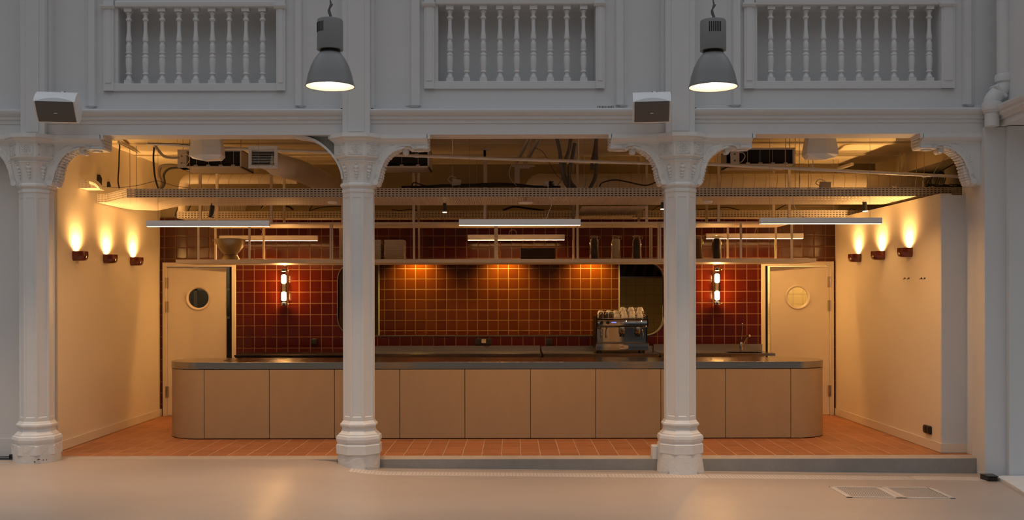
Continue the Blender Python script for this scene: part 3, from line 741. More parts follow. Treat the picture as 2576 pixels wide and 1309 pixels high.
# ------------------------------------------------------------------ drain covers and floor grates
M_DRAIN = basic('drain_cover_paint', (.62,.54,.46), .5, var=.08, vscale=12)
M_SLOT = basic('drain_slot', (.50,.42,.36), .7)
jx = [-1.50, -1.00, 0.0, .99, 1.96, 2.94, 3.93, 4.60]
dl = ['short drain cover beside the middle-left column', 'first full drain cover right of the middle-left column', 'drain cover in the middle of the central bay', 'drain cover ending near the right column', 'drain cover passing in front of the right column', 'drain cover in front of the right bay, behind the floor grate', 'last drain cover next to the black box']
for i in range(7):
    a, b = jx[i]+.003, jx[i+1]-.003
    t = thing('drain_cover', dl[i], 'drain cover', ((a+b)/2, 9.97, floorz((a+b)/2)), 'drain covers in front of the step')
    mb = MB(); N_ = max(2, int((b-a)/.1)); y0, y1 = 9.87, 10.08
    for k in range(N_):
        xa_, xb_ = a+(b-a)*k/N_, a+(b-a)*(k+1)/N_
        za, zb = floorz(xa_)+.003, floorz(xb_)+.003
        mb.add([(xa_,y0,za),(xb_,y0,zb),(xb_,y1,zb),(xa_,y1,za),(xa_,y0,za-.01),(xb_,y0,zb-.01),(xb_,y1,zb-.01),(xa_,y1,za-.01)], [(0,1,2,3),(4,5,1,0),(3,2,6,7)])
    obj('cover_plate', mb, M_DRAIN, t)
    mb = MB(); x = a+.03
    while x < b-.03:
        z = floorz(x)+.0032; mb.box(x, x+.008, 9.90, 10.05, z-.002, z+.0008); x += .034
    obj('slots', mb, M_SLOT, t)
struct('trim_22', MB().add([(jx[0],10.08,floorz(jx[0])+.0035),(4.6,10.08,floorz(4.6)+.0035),(4.6,10.088,floorz(4.6)+.0035),(jx[0],10.088,floorz(jx[0])+.0035)]+[((jx[0]+4.6)/2,10.088,floorz(1.5)+.0035)], [(0,1,2,3)]), M_DARK, 'dark gap behind the drain covers', 'trim')
for k, (x0, x1, lab) in enumerate(((2.97,3.44,'left half of the slotted floor grate at the lower right'), (3.445,3.91,'right half of the slotted floor grate at the lower right'))):
    t = thing('floor_grate', lab, 'grate', ((x0+x1)/2, 9.2, floorz(x0)), 'floor grates at the lower right')
    y0, y1 = 8.97, 9.49
    def gz(x): return floorz(x)+.003
    mb = MB()
    def slab(xa_, xb_, ya, yb, dz): mb.add([(xa_,ya,gz(xa_)+dz),(xb_,ya,gz(xb_)+dz),(xb_,yb,gz(xb_)+dz),(xa_,yb,gz(xa_)+dz),(xa_,ya,gz(xa_)-.012),(xb_,ya,gz(xb_)-.012),(xb_,yb,gz(xb_)-.012),(xa_,yb,gz(xa_)-.012)], [(0,1,2,3),(0,4,5,1),(1,5,6,2),(2,6,7,3),(3,7,4,0)])
    slab(x0, x1, y0, y0+.03, .002); slab(x0, x1, y1-.03, y1, .002); slab(x0, x0+.045, y0, y1, .002); slab(x1-.045, x1, y0, y1, .002)
    obj('grate_frame', mb, M_DRAIN, t)
    mb = MB(); x = x0+.052
    while x < x1-.05: slab(x, x+.010, y0+.03, y1-.03, .001); x += .0215
    obj('grate_bars', mb, M_DRAIN, t)
    mb = MB(); mb.add([(x0+.04,y0+.02,gz(x0)-.002),(x1-.04,y0+.02,gz(x1)-.002),(x1-.04,y1-.02,gz(x1)-.002),(x0+.04,y1-.02,gz(x0)-.002)], [(0,1,2,3)])
    obj('grate_pit', mb, basic('pit_grey', (.10,.095,.09), .8), t)

# ------------------------------------------------------------------ bar counter
YFC, RC = 11.765, .43; CYc = YFC+RC; CXL, CXR = -3.478, 3.298
def stadium(r, n=20):
    p = []
    for i in range(n+1):
        a = -PI/2+PI*i/n; p.append((CXR+r*math.cos(a), CYc+r*math.sin(a)))
    for i in range(n+1):
        a = PI/2+PI*i/n; p.append((CXL+r*math.cos(a), CYc+r*math.sin(a)))
    return p
bar = thing('bar_counter', 'long rounded bar counter with beige plaster panels and steel top', 'bar counter', (0, CYc, 0))
obj('core', MB().prism(stadium(RC-.025), .003, .795), M_DARK, bar)
xj = [CXL]+[PX(p, YFC) for p in (513,677,841,1005,1169,1334,1498,1662,1825,1989)]
xj = xj[1:]
for i in range(len(xj)-1):
    for yy in ((YFC, YFC+.024),):
        obj('front_panel', MB().box(xj[i]+.003, xj[i+1]-.003, yy[0], yy[1], .010, .793), M_PLASTER, bar, bevel=.003)
obj('rear_panel', MB().box(xj[0]+.003, xj[-1]-.003, YFC+2*RC-.024, YFC+2*RC, .010, .793), M_PLASTER, bar)
def endpanel(cx, xs_, sgn):
    po = [(xs_, YFC)]; n = 24
    ang = [-PI/2+sgn*PI*i/n for i in range(n+1)]
    outer_ = [(cx+RC*math.cos(a), CYc+RC*math.sin(a)) for a in ang]; inner_ = [(cx+(RC-.022)*math.cos(a), CYc+(RC-.022)*math.sin(a)) for a in ang]
    p = [(xs_, YFC)]+outer_+[(xs_, YFC+2*RC), (xs_, YFC+2*RC-.022)]+inner_[::-1]+[(xs_, YFC+.022)]
    return MB().prism(p, .010, .793)
obj('end_panel', endpanel(CXL, xj[0]-.003, -1), M_PLASTER, bar, smooth=30)
obj('end_panel', endpanel(CXR, xj[-1]+.003, 1), M_PLASTER, bar, smooth=30)
top = obj('countertop', MB().prism(stadium(RC+.006, 28), .80, .878), M_STEEL, bar, smooth=30, bevel=.002)
for px0, px1, in ((570, 600), (640, 690)):
    x0, x1 = PX(px0, 12.2), PX(px1, 12.2)
    fr = MB()
    for a_ in ((x0,x1,12.05,12.06),(x0,x1,12.36,12.37),(x0,x0+.01,12.05,12.37),(x1-.01,x1,12.05,12.37)): fr.box(*a_, .8782, .8805)
    obj('inset_lid', fr, M_BLACKM, top)

# ------------------------------------------------------------------ back counter units
ZT, YW = .880, 13.41
def steel_unit(x0, x1, zs, lab, ledge=0, yw=YW, zt=ZT):
    t = thing('steel_worktop', lab, 'worktop', ((x0+x1)/2, 13.75, 0), 'steel worktops along the tiled wall')
    tp = obj('top', MB().box(x0, x1, yw, YB-.004, zt-.035, zt), M_STEEL, t, bevel=.003)
    obj('splashback', MB().box(x0, x1, YB-.03, YB-.004, zt, zs), M_STEEL2, t)
    obj('cabinet', MB().box(x0+.01, x1-.01, yw+.03, YB-.01, .05, zt-.036), M_STEEL2, t)
    if ledge: obj('raised_ledge', MB().box(x0, x1, YB-.22, YB-.03, zt, zt+.035), M_STEEL, t, bevel=.003)
    return t
steel_unit(PX(944,YB)+.001, PX(1362,13.5), PZ(870,YB), 'left steel worktop with tall splashback behind the counter', 0)
u2 = steel_unit(PX(1362,13.5)+.02, PX(1654,13.6), PZ(871,YB), 'middle steel worktop carrying the espresso machine')
u3 = thing('sink_unit', 'steel sink worktop with basin and tap beside the right door', 'sink', (PX(1800,13.7), 13.75, 0))
x0, x1 = PX(1654,13.6)+.012, PX(1950,YW)
bx0, bx1, by0, by1 = PX(1832,13.6), PX(1916,13.6), 13.50, 13.80
mb = MB().box(x0, bx0, YW, YB-.005, ZT-.035, ZT).box(bx1, x1, YW, YB-.06, ZT-.035, ZT).box(bx0, bx1, YW, by0, ZT-.035, ZT).box(bx0, bx1, by1, YB-.005, ZT-.035, ZT)
obj('top', mb, M_STEEL, u3)
obj('basin', MB().box(bx0, bx1, by0, by1, ZT-.20, ZT-.195).box(bx0-.004, bx0, by0, by1, ZT-.2, ZT-.001).box(bx1, bx1+.004, by0, by1, ZT-.2, ZT-.001).box(bx0, bx1, by0-.004, by0, ZT-.2, ZT-.001).box(bx0, bx1, by1, by1+.004, ZT-.2, ZT-.001), M_STEEL2, u3)
obj('splashback', MB().box(x0, PX(1916,YB), YB-.03, YB-.004, ZT, PZ(867,YB)), M_STEEL2, u3)
obj('cabinet', MB().box(x0+.01, bx0-.02, YW+.03, YB-.02, .05, ZT-.04), M_STEEL2, u3)
tx, ty = PX(1865,13.86), 13.88
tap = obj('tap', MB().lathe([(.026,0),(.026,.012),(.021,.016),(.021,.115),(.017,.125),(.001,.126)], (tx,ty,ZT), 18), M_CHROME, u3, smooth=True)
obj('spout', MB().tube(spline([(tx+.01,ty,ZT+.05),(tx+.04,ty-.03,ZT+.13),(tx+.075,ty-.08,ZT+.215)], 6), .012, 10).cyl((tx+.07,ty-.075,ZT+.205),(tx+.09,ty-.11,ZT+.215),.017,12), M_CHROME, tap, smooth=True)
obj('lever', MB().tube([(tx,ty,ZT+.12),(tx+.008,ty,ZT+.22),(tx+.016,ty,ZT+.37)], .006, 8).ball((tx+.017,ty,ZT+.37), .009), M_CHROME, tap, smooth=True)
# black refrigerated back-bar on the left
x0, x1 = PX(590,13.45), PX(944,YB)-.01
t = thing('backbar_fridge', 'low black back-bar fridge behind the left part of the counter', 'fridge', ((x0+x1)/2, 13.75, 0))
obj('body', MB().box(x0, x1, 13.47, YB-.01, .02, .845), M_BLACK, t)
obj('fridge_top', MB().box(x0, x1, 13.42, YB-.005, .845, .868), M_BLACKM, t, bevel=.003)
nd = 5; wdd = (x1-x0)/nd
for i in range(nd):
    dd = obj('fridge_door', MB().box(x0+i*wdd+.004, x0+(i+1)*wdd-.004, 13.445, 13.468, .08, .80), M_BLACKM, t)
    xx = x0+(i+.5)*wdd
    obj('handle', MB().box(xx-.04, xx+.04, 13.425, 13.444, .805, .812).merge(MB().box(xx-.035, xx+.035, 13.43,13.444,.80,.806)), M_STEEL2, dd)
for px in (631, 719, 805):
    x = PX(px, 13.42); obj('lock_knob', MB().ball((x, 13.41, PZ(901.5,13.42)), .012), M_CHROME, t, smooth=True)

# ------------------------------------------------------------------ wall sockets
def socket(x, y, z, w, h, lab, n=1, axis='y', white_plug=False):
    t = thing('wall_socket', lab, 'socket', (x, y, z), None)
    if axis == 'y': body = MB().box(x-w/2, x+w/2, y-.03, y, z-h/2, z+h/2)
    else: body = MB().box(x-.03, x, y-w/2, y+w/2, z-h/2, z+h/2)
    b = obj('plate', body, M_BLACK, t, bevel=.012, seg=3)
    for i in range(n):
        o_ = (i-(n-1)/2)*w/n
        if white_plug and i == 1: obj('plug', MB().box(x+o_-.03, x+o_+.03, y-.055, y-.03, z-.02, z+.035), basic('beige_plug', (.5,.38,.24), .5), t, bevel=.004)
        else:
            if axis == 'y': f = MB().box(x+o_-w/n*.36, x+o_+w/n*.36, y-.036, y-.03, z-h*.34, z+h*.34)
            else: f = MB().box(x-.036, x-.03, y+o_-w/n*.36, y+o_+w/n*.36, z-h*.34, z+h*.34)
            obj('socket_cover', f, basic('socket_face', (.022,.02,.018), .3), t, bevel=.006)
    return t
X, Y_, Z = at(791, 860, YB); socket(X, YB, Z, .085, .085, 'single black wall socket on the tiles at the left')
X, Y_, Z = at(1217, 860, YB); s3 = socket(X, YB, Z, .225, .088, 'triple black wall socket with a beige plug', 3, white_plug=True)
obj('plug_cord', MB().tube(spline([(X-.01,YB-.05,Z-.02),(X+.01,YB-.05,Z-.06),(X+.06,YB-.04,Z-.065),(X+.095,YB-.03,Z-.03)], 5), .004, 6), M_CABLE, s3)
X, Y_, Z = at(1381, 860, YB); socket(X, YB, Z, .085, .088, 'single black wall socket left of the espresso machine')
Yr = WR*F/(2336-CX); X, Y_, Z = at(2336, 1081, Yr); socket(WR, Yr, Z, .17, .09, 'double black wall socket low on the right partition', 2, 'x')
mb = MB(); t = None
for px in (2277, 2287, 2319, 2327):
    Yr = WR*F/(px-CX); Z = PZ(702.5, Yr)
    t = thing('wall_screw', dict(zip((2277,2287,2319,2327),('leftmost small dark screw','second small dark screw from the left','third small dark screw from the left','rightmost small dark screw')))[px]+' below the wall cups on the right partition', 'screw', (WR, Yr, Z), 'screws left in the right partition')
    obj('screw_head', MB().lathe([(.011,0),(.009,.006),(.001,.008)], (0,0,0), 10).xf(Matrix.Translation((WR,Yr,Z))@Matrix.Rotation(R(-90),4,'Y')), M_BLACKM, t, smooth=True)
    obj('screw_hook', MB().tube([(WR-.004,Yr,Z),(WR-.02,Yr,Z-.004),(WR-.022,Yr,Z-.014)], .003, 6), M_BLACKM, t)

# ------------------------------------------------------------------ sconces
def cup_mesh(side):
    """half cup, flat back on the wall, local: +x away from wall, y along wall"""
    n = 20; hl, dp, hh = .098, .125, .105
    rows = [(0.62,-hh),(.80,-hh*.97),(.92,-hh*.86),(.985,-hh*.68),(1.0,-hh*.45),(1.0,0),(.955,0),(.955,-hh*.45),(.90,-hh*.75),(.6,-hh*.9)]
    mb = MB()
    for k, z in rows:
        for i in range(n+1):
            a = -PI/2+PI*i/n; ca, sa = math.cos(a), math.sin(a)
            e = .62
            x = dp*k*(abs(ca)**e); y = hl*k*(abs(sa)**.72)*(1 if sa > 0 else -1)
            mb.v.append((side*max(x, 0), y, z))
    m = n+1
    for j in range(len(rows)-1):
        for i in range(n): mb.f.append((j*m+i, j*m+i+1, (j+1)*m+i+1, (j+1)*m+i))
    mb.f.append(tuple(range(m))); mb.f.append(tuple((len(rows)-1)*m+i for i in range(m)))
    return mb
def sconces(side, xw, spots, labels, grp):
    proto = None
    for k, (Y, z) in enumerate(spots):
        if proto is None:
            proto = thing('wall_sconce', labels[k], 'wall light', (0,0,0), grp)
            obj('cup', cup_mesh(side), M_TERRG, proto, smooth=50)
            obj('wall_plate', MB().box(*(sorted((0, side*.004))), -.05, .05, -.09, -.02), M_BLACKM, proto)
            obj('bulb', MB().ball((side*.05, 0, -.035), .014, 10, 6), E_SCON, proto)
            proto.location = (xw, Y, z); r_ = proto
        else: r_ = dup(proto, (xw, Y, z), labels[k], grp)
        light('SPOT', (xw+side*.045, Y, z-.02), 62, (1,.54,.18), .018, (R(180), side*R(6), 0), 150, 1.0, 'sconce_glow')
        light('SPOT', (xw+side*.045, Y, z-.035), 62, (1,.57,.20), .012, (R(180), side*R(-9), 0), 72, 1.0, 'sconce_beam')
sconces(1, WL, [(11.32,2.125),(12.18,2.125),(13.05,2.125)], ['red-brown half-cup wall light nearest the left column', 'middle red-brown half-cup wall light on the left wall', 'red-brown half-cup wall light on the left wall nearest the tiles'], 'half-cup lights on the left wall')
sconces(-1, WR, [(11.50,2.155),(12.33,2.155),(13.15,2.155)], ['red-brown half-cup wall light on the right wall above the screws', 'middle red-brown half-cup wall light on the right wall', 'red-brown half-cup wall light on the right wall nearest the tiles'], 'half-cup lights on the right wall')

# ------------------------------------------------------------------ glass tube wall lamps
def tube_lamp(x, lab, plate_dx=0):
    y = YB-.10; z0 = PZ(769, y); z1 = PZ(675, y)
    t = thing('tube_wall_lamp', lab, 'wall lamp', (x, YB, (z0+z1)/2), 'glass tube wall lamps')
    obj('glass_tube', MB().lathe([(.042,z0+.02),(.042,z1-.02)], (x,y,0), 24, cap=False), M_GLASS, t, smooth=True)
    for za, zb in ((z0, z0+.045), (z1-.045, z1)):
        e = obj('end_cap', MB().lathe([(.03,za),(.047,za+.006),(.047,za+.012),(.040,za+.014),(.040,zb-.014),(.047,zb-.012),(.047,zb-.004),(.03,zb)], (x,y,0), 24), M_CHROME, t, smooth=30)
        obj('thumb_screw', MB().cyl((x+.04,y,(za+zb)/2),(x+.062,y,(za+zb)/2),.007,8).ball((x+.064,y,(za+zb)/2),.009), M_CHROME, e, smooth=True)
        obj('clamp_arm', MB().box(x-.008,x+.008,y+.03,YB,(za+zb)/2-.01,(za+zb)/2+.01), M_CHROME, e)
    for za, zb in ((PZ(756.5,y), PZ(733.5,y)), (PZ(713,y), PZ(690,y))):
        b = obj('bulb', MB().lathe([(.010,za),(.030,za+.012),(.033,za+.03),(.033,zb-.03),(.030,zb-.012),(.010,zb)], (x,y,0), 20), E_BULB, t, smooth=True)
    bk = MB()
    for rr_ in (.0375, .0390): bk.lathe([(rr_,PZ(758,y)),(rr_,PZ(688,y))], (x,y,0), 14, a0=R(25), a1=R(155), cap=False)
    obj('added_reflector', bk, M_CHROME, t, smooth=True)  # half-cylinder added to keep the bulbs from lighting the tiles behind
    obj('centre_rod', MB().lathe([(.017,PZ(733.5,y)),(.017,PZ(713,y))], (x,y,0), 16), M_STEEL2, t, smooth=True)
    obj('rose', MB().lathe([(.030,0),(.030,.012),(.001,.014)], (0,0,0), 20).xf(Matrix.Translation((x+plate_dx,YB,PZ(664,YB)))@Matrix.Rotation(R(90),4,'X')), M_STEEL2, t, smooth=True)
    obj('cord', MB().tube(spline([(x+plate_dx,YB-.015,PZ(664,YB)),(x+.025,YB-.05,PZ(668,YB)),(x,y,z1)], 5), .005, 6), M_STEEL2, t, smooth=True)
tube_lamp(PX(714, YB-.1), 'glass tube wall lamp on the red tiles beside the left door', 0)
tube_lamp(PX(1804, YB-.1), 'glass tube wall lamp on the red tiles beside the right door', -.01)

# ------------------------------------------------------------------ hanging shelf frame
YS0, YS1 = 12.62, 13.36
sf = thing('hanging_shelf', 'long white metal shelf frame hanging from the ceiling over the bar', 'shelf', (0, 13.0, 2.08))
ZS0, ZS1 = PZ(661, YS0), PZ(652, YS0)
obj('lower_shelf', MB().box(PX(443,YS0), PX(2052,YS0), YS0-.012, YS1+.05, ZS0, ZS1), M_POST, sf, bevel=.002)
ZR0, ZR1 = PZ(563.3,YS0), PZ(558.8,YS0)
obj('upper_shelf', MB().box(PX(498,YS0), PX(1995,YS0), YS0, YS1+.02, ZR0, ZR1), M_POST, sf)
def post(px, Y, z0, z1, w, double=False):
    X = PX(px, Y if Y == YS0 else YS0)
    if double:
        mb = MB().box(X-.020, X-.003, Y-.011, Y+.011, z0, z1).box(X+.003, X+.020, Y-.011, Y+.011, z0, z1)
        for k in range(9): mb.box(X+.020, X+.024, Y-.004, Y+.004, z0+.03+k*.045, z0+.036+k*.045)
    else: mb = MB().box(X-w/2, X+w/2, Y-w/2, Y+w/2, z0, z1)
    return obj('post', mb, M_POST, sf)
for px, dbl in ((499.6,0),(628,0),(834,1),(1041.6,0),(1247.6,1),(1453,0),(1659,1),(1864,0),(1992,0)):
    for Y in (YS0, YS1): post(px, Y, ZS1, ZR0, .024, dbl)
for px in (504,683,862,1041,1220,1453,1627,1808,1986):
    for Y in (YS0, YS1): post(px, Y, ZR1, 3.43, .030)
ZSH = ZS1+.001

# things on the shelf
def jar(x, y, fill, fh, lab, hh=.305, r=.062):
    t = thing('clip_jar', lab, 'jar', (x, y, ZSH), 'clip-top glass jars on the shelf')
    obj('glass', MB().lathe([(.02,.001),(r-.006,.003),(r,.014),(r,hh*.70),(r-.004,hh*.78),(r*.72,hh*.88),(r*.70,hh*.93),(r*.78,hh*.94)], (x,y,ZSH), 24, cap=False), M_GLASS, t, smooth=True)
    obj('contents', MB().lathe([(r-.008,.006),(r-.004,.016),(r-.004,min(fh,.69)*hh),(r*.5,fh*hh+.004),(.001,fh*hh+.006)] if fh <= .7 else [(r-.008,.006),(r-.004,.016),(r-.004,hh*.69),(r*.66,hh*.85),(.001,hh*.88)], (x,y,ZSH), 20), fill, t, smooth=True)
    l = obj('lid', MB().lathe([(r*.80,hh*.94),(r*.82,hh*.95),(r*.82,hh*.975),(r*.6,hh),(.001,hh)], (x,y,ZSH), 24), M_GLASS, t, smooth=True)
    w_ = MB().lathe([(r*.84,hh*.925),(r*.86,hh*.93),(r*.84,hh*.94)], (x,y,ZSH), 24, cap=False).tube(spline([(x+r*.8,y,ZSH+hh*.93),(x+r*1.15,y,ZSH+hh*.95),(x+r*1.1,y,ZSH+hh*.85),(x+r*.85,y,ZSH+hh*.82)], 4), .0025, 6)
    obj('wire_clip', w_, M_STEEL2, t, smooth=True)
f_dark = basic('dark_beans', (.035,.017,.009), .6, var=.5, vscale=90); f_rice = basic('pale_grain', (.42,.35,.22), .8, var=.3, vscale=90)
f_brown = basic('brown_seeds', (.16,.08,.03), .7, var=.4, vscale=90); f_blk = basic('black_beans', (.010,.009,.010), .4)
YJ = 12.95
jar(PX(1495.5,YJ), YJ, f_dark, .86, 'clip jar of dark beans, left of three beside the right column')
jar(PX(1549.5,YJ), YJ, f_rice, .84, 'clip jar of pale grain, between the two dark jars')
jar(PX(1602,YJ), YJ, f_dark, .82, 'clip jar of dark beans nearest the right column')
jar(PX(1757,YJ), YJ, f_brown, .80, 'clip jar of brown seeds just right of the right column')
jar(PX(1803,YJ), YJ, f_blk, .88, 'clip jar filled with black beans in front of the rear light bar')
# stacks of flat trays
layers = 15
pro = None
for si, (x0, x1, desc) in enumerate(((-2.04,-1.80,'left stack'), (-1.78,-1.54,'middle stack'), (-1.50,-1.245,'right stack'))):
    for k in range(layers):
        z = ZSH+k*.0166
        j = random.uniform(-.003,.003)
        if pro is None:
            pro = obj('takeaway_box', MB().box(-.1225,.1225,-.13,.13,0,.0145), M_BOARD, None)
            tag(pro, '', 'box', 'flat cardboard boxes stacked on the shelf'); o_ = pro
        else: o_ = pro.copy(); COL.objects.link(o_)
        o_.location = ((x0+x1)/2+j, 12.95+j, z)
        o_['label'] = ('topmost ' if k == layers-1 else 'lowest ' if k == 0 else '')+'flat folded cardboard box in the %s behind the middle-left column' % desc
# bowls
bx, by = PX(580,12.88), 12.88
t = thing('metal_bowl', 'smaller upturned metal bowl under the large mixing bowl', 'bowl', (bx, by, ZSH))
obj('shell', MB().lathe([(.120,0),(.118,.004),(.108,.028),(.092,.052),(.082,.066),(.001,.067)], (bx,by,ZSH), 32), M_BOWL, t, smooth=True)
t = thing('mixing_bowl', 'large dull metal mixing bowl on an upturned smaller bowl', 'bowl', (bx, by, ZSH+.068))
obj('shell', MB().lathe([(.001,.012),(.07,.012),(.078,.0),(.084,.002),(.086,.012),(.120,.048),(.155,.095),(.178,.145),(.188,.185),(.196,.19),(.196,.195),(.184,.192),(.150,.100),(.08,.025),(.001,.02)], (bx,by,ZSH+.068), 40), M_BOWL, t, smooth=True)
obj('handle', MB().tube(spline([(bx-.185,by,ZSH+.255),(bx-.215,by-.01,ZSH+.258),(bx-.205,by-.02,ZSH+.235)],4), .005, 6), M_BOWL, t)
obj('pouring_lip', MB().prism([(.180,-.03),(.222,0),(.180,.03)], ZSH+.245, ZSH+.256).xf(Matrix.Translation((bx,by,0))), M_BOWL, t)
x0, x1 = PX(1310,12.95), PX(1397,12.95)
tag(obj('black_crate', MB().box(x0, x1, 12.95, 13.2, ZSH, PZ(625,12.95)).box(x0-.004, x1+.004, 12.946, 13.204, PZ(627,12.95), PZ(625,12.95)+.002), basic('dark_wood_box', (.035,.02,.014), .7, var=.2, vscale=8), bevel=.004, loc=((x0+x1)/2, 13.07, ZSH)), 'low dark box on the shelf below the middle rear light bar', 'box')
for (pa, pb, Y, lab) in ((1880, 1914, 13.1, 'thin white plate on the shelf near its right end'), (1998, 2034, 13.1, 'thin white plate at the very right end of the shelf'), (632, 672, 13.1, 'thin white plate on the shelf right of the mixing bowl')):
    x = PX((pa+pb)/2, Y); rr = (PX(pb,Y)-PX(pa,Y))/2
    t = thing('white_plate', lab, 'plate', (x, Y, ZSH), 'white plates on the shelf')
    obj('dish', MB().lathe([(.001,.002),(rr*.55,0),(rr*.6,.003),(rr,.016),(rr,.020),(rr*.6,.008),(.001,.007)], (x,Y,ZSH), 28), M_CUP, t, smooth=True)

# ------------------------------------------------------------------ linear lamps
def led(px0, px1, py0, py1, Y, lab, grp, wires, swap=None):
    x0, x1 = PX(px0,Y), PX(px1,Y); z0, z1 = PZ(py1,Y), PZ(py0,Y)
    t = thing('linear_pendant', lab, 'linear lamp', ((x0+x1)/2, Y, z0), grp)
    obj('housing', MB().box(x0, x1, Y-.03, Y+.03, z0+.012, z1).box(x0, x1, Y-.03, Y-.027, z0, z0+.014).box(x0, x1, Y+.027, Y+.03, z0, z0+.014).box(x0, x0+.004, Y-.027, Y+.027, z0, z0+.014).box(x1-.004, x1, Y-.027, Y+.027, z0, z0+.014), M_LEDB, t)
    obj('diffuser', MB().box(x0+.004, x1-.004, Y-.027, Y+.027, z0+.0005, z0+.006), E_LED, t)
    for px in wires:
        x = PX(px, Y); obj('suspension_wire', MB().tube([(x,Y,z1),(x,Y,3.43)], .0016, 5), M_STEEL2, t)
    if swap: obj('feed_cable', MB().tube(spline([at(a,b,Y) for a,b in swap], 6), .003, 6), M_CABLEW, t, smooth=True)
    return t
gA, gB = 'front row of linear lamps', 'rear row of linear lamps'
led(370.5,678.5,554,569,10.78,'front linear lamp at the left, in front of the tiles',gA,(398,651),[(530,553),(537,540),(545,520),(548,505),(560,480),(566,470)])
led(1155,1460.5,552.5,567.5,10.78,'front linear lamp in the middle bay',gA,(1182,1434),[(1374,552),(1382,530),(1388,512),(1381,490),(1378,465)])
led(1911,2217,550,565,10.78,'front linear lamp at the right, overlapping the right wall',gA,(1937,2189),[(2030,550),(2010,540),(1998,518),(1993,495),(1985,470)])
YL2 = 13.5
led(553.5,799.5,592,605,YL2,'rear linear lamp at the left above the mixing bowl',gB,(575,775),[(657,592),(660,582),(655,575),(648,560),(655,530),(672,515)])
led(1177,1420.5,591,604.5,YL2,'rear linear lamp in the middle above the low dark box',gB,(1200,1398),[(1280,591),(1284,580),(1296,580),(1300,591)])
led(1777,2020,589,602,YL2,'rear linear lamp at the right behind the jars',gB,(1800,1998),[(1898,590),(1902,575),(1912,560),(1905,530)])

# ------------------------------------------------------------------ cable trays
def slotted(p0, p1, z0, z1, pitch=.0406, rows=4, slot=.025, sh=.0088):
    """upright slotted flange between two plan points"""
    a, b = Vector((p0[0],p0[1],0)), Vector((p1[0],p1[1],0)); L = (b-a).length; d = (b-a)/L; nn = Vector((-d.y,d.x,0))*.0012
    mb = MB()
    def q(l0, l1, za, zb):
        P = [a+d*l0, a+d*l1]
        mb.add([(P[0]-nn)[:2]+(za,), (P[1]-nn)[:2]+(za,), (P[1]-nn)[:2]+(zb,), (P[0]-nn)[:2]+(zb,), (P[0]+nn)[:2]+(za,), (P[1]+nn)[:2]+(za,), (P[1]+nn)[:2]+(zb,), (P[0]+nn)[:2]+(zb,)],
               [(0,1,2,3),(7,6,5,4),(0,4,5,1),(2,6,7,3),(1,5,6,2),(3,7,4,0)])
    hh = (z1-z0); rp = hh/rows; z = z0
    for r_ in range(rows):
        zc = z0+rp*(r_+.5); q(0, L, z, zc-sh/2); z = zc+sh/2
        n_ = max(1, int(L/pitch)); off = (L-n_*pitch)/2
        l = 0
        for k in range(n_):
            c0 = off+k*pitch+(pitch-slot)/2; q(l, c0, zc-sh/2, zc+sh/2); l = c0+slot
        q(l, L, zc-sh/2, zc+sh/2)
    q(0, L, z, z1)
    return mb
zt0 = 2.712; zt1 = zt0+.098
t = thing('cable_tray', 'large front perforated white cable tray hanging under the ceiling', 'cable tray', (0, 11.8, zt0))
plan = [(-4.68,11.88),(-4.56,11.85),(-4.13,11.3),(5.02,11.3),(5.02,12.3),(-3.84,12.3),(-4.35,12.98),(-4.62,12.9),(-4.68,12.6)]
bmx = MB(); bmx.v = [(x,y,zt0) for x,y in plan]; bmx.f = [tuple(range(len(plan)))]
obj('tray_bottom', bmx, M_TRAYB, t)
for i in (0,1,2): obj('slotted_flange', slotted(plan[i], plan[i+1], zt0, zt1), M_TRAY, t)
obj('slotted_flange', slotted(plan[4], plan[5], zt0, zt1, slot=.02), M_TRAY, t)
obj('slotted_flange', slotted(plan[5], plan[6], zt0, zt1), M_TRAY, t)
for px, top in ((327.5,3.43),(343.5,3.43),(478,3.43),(1139,3.43),(1470,3.43),(1977,3.43),(2001,3.43),(2011.5,3.43),(2034,3.43),(2264,3.2),(2282,3.2),(2306,3.2),(2325,3.2)):
    x = PX(px, 11.34 if px > 400 else 12.2); Yh = 11.34 if px > 400 else 12.2
    x = PX(px, Yh)
    obj('hanger_rod', MB().cyl((x,Yh,zt0),(x,Yh,top),.0035,6), M_STEEL2, t)
for px in (2306, 2325): obj('turnbuckle', MB().box(PX(px-2.5,11.34),PX(px+2.5,11.34),11.33,11.35,PZ(472,11.34),PZ(457,11.34)), M_STEEL2, t)
t = thing('cable_tray', 'short stub of slotted cable tray against the left wall', 'cable tray', (-4.6, 11.4, 2.78))
obj('slotted_flange', slotted((-4.69,11.4),(-4.51,11.4),2.83,2.92), M_TRAY, t)
obj('tray_bottom', MB().box(-4.69,-4.51,11.4,11.65,2.828,2.83), M_TRAY, t)
obj('foam_sleeve', MB().tube(spline([(-4.56,11.38,2.90),(-4.50,11.37,2.88),(-4.47,11.38,2.85),(-4.46,11.40,2.82)],4), .03, 8, radii=None), M_CREAM, t, smooth=True)
zr = PZ(548, 13.6); zr1 = PZ(530.5, 13.6)
t = thing('cable_tray', 'narrow rear slotted cable tray running above the red tiles', 'cable tray', (0, 13.75, zr))
bmx = MB(); bmx.v = [(-4.31,13.6,zr),(4.85,13.6,zr),(4.85,13.95,zr),(-4.31,13.95,zr)]; bmx.f = [(0,1,2,3)]
obj('tray_bottom', bmx, M_TRAYB, t)
obj('slotted_flange', slotted((-4.31,13.6),(4.85,13.6), zr, zr1, sh=.0085), M_TRAY, t)
for px in (1200,1680,2097,2109): obj('hanger_rod', MB().cyl((PX(px,13.65),13.65,zr),(PX(px,13.65),13.65,3.43),.0035,6), M_STEEL2, t)
t = thing('cable_tray', 'crosswise perforated tray joining the front and rear trays', 'cable tray', (1.3, 12.95, zt0-.03))
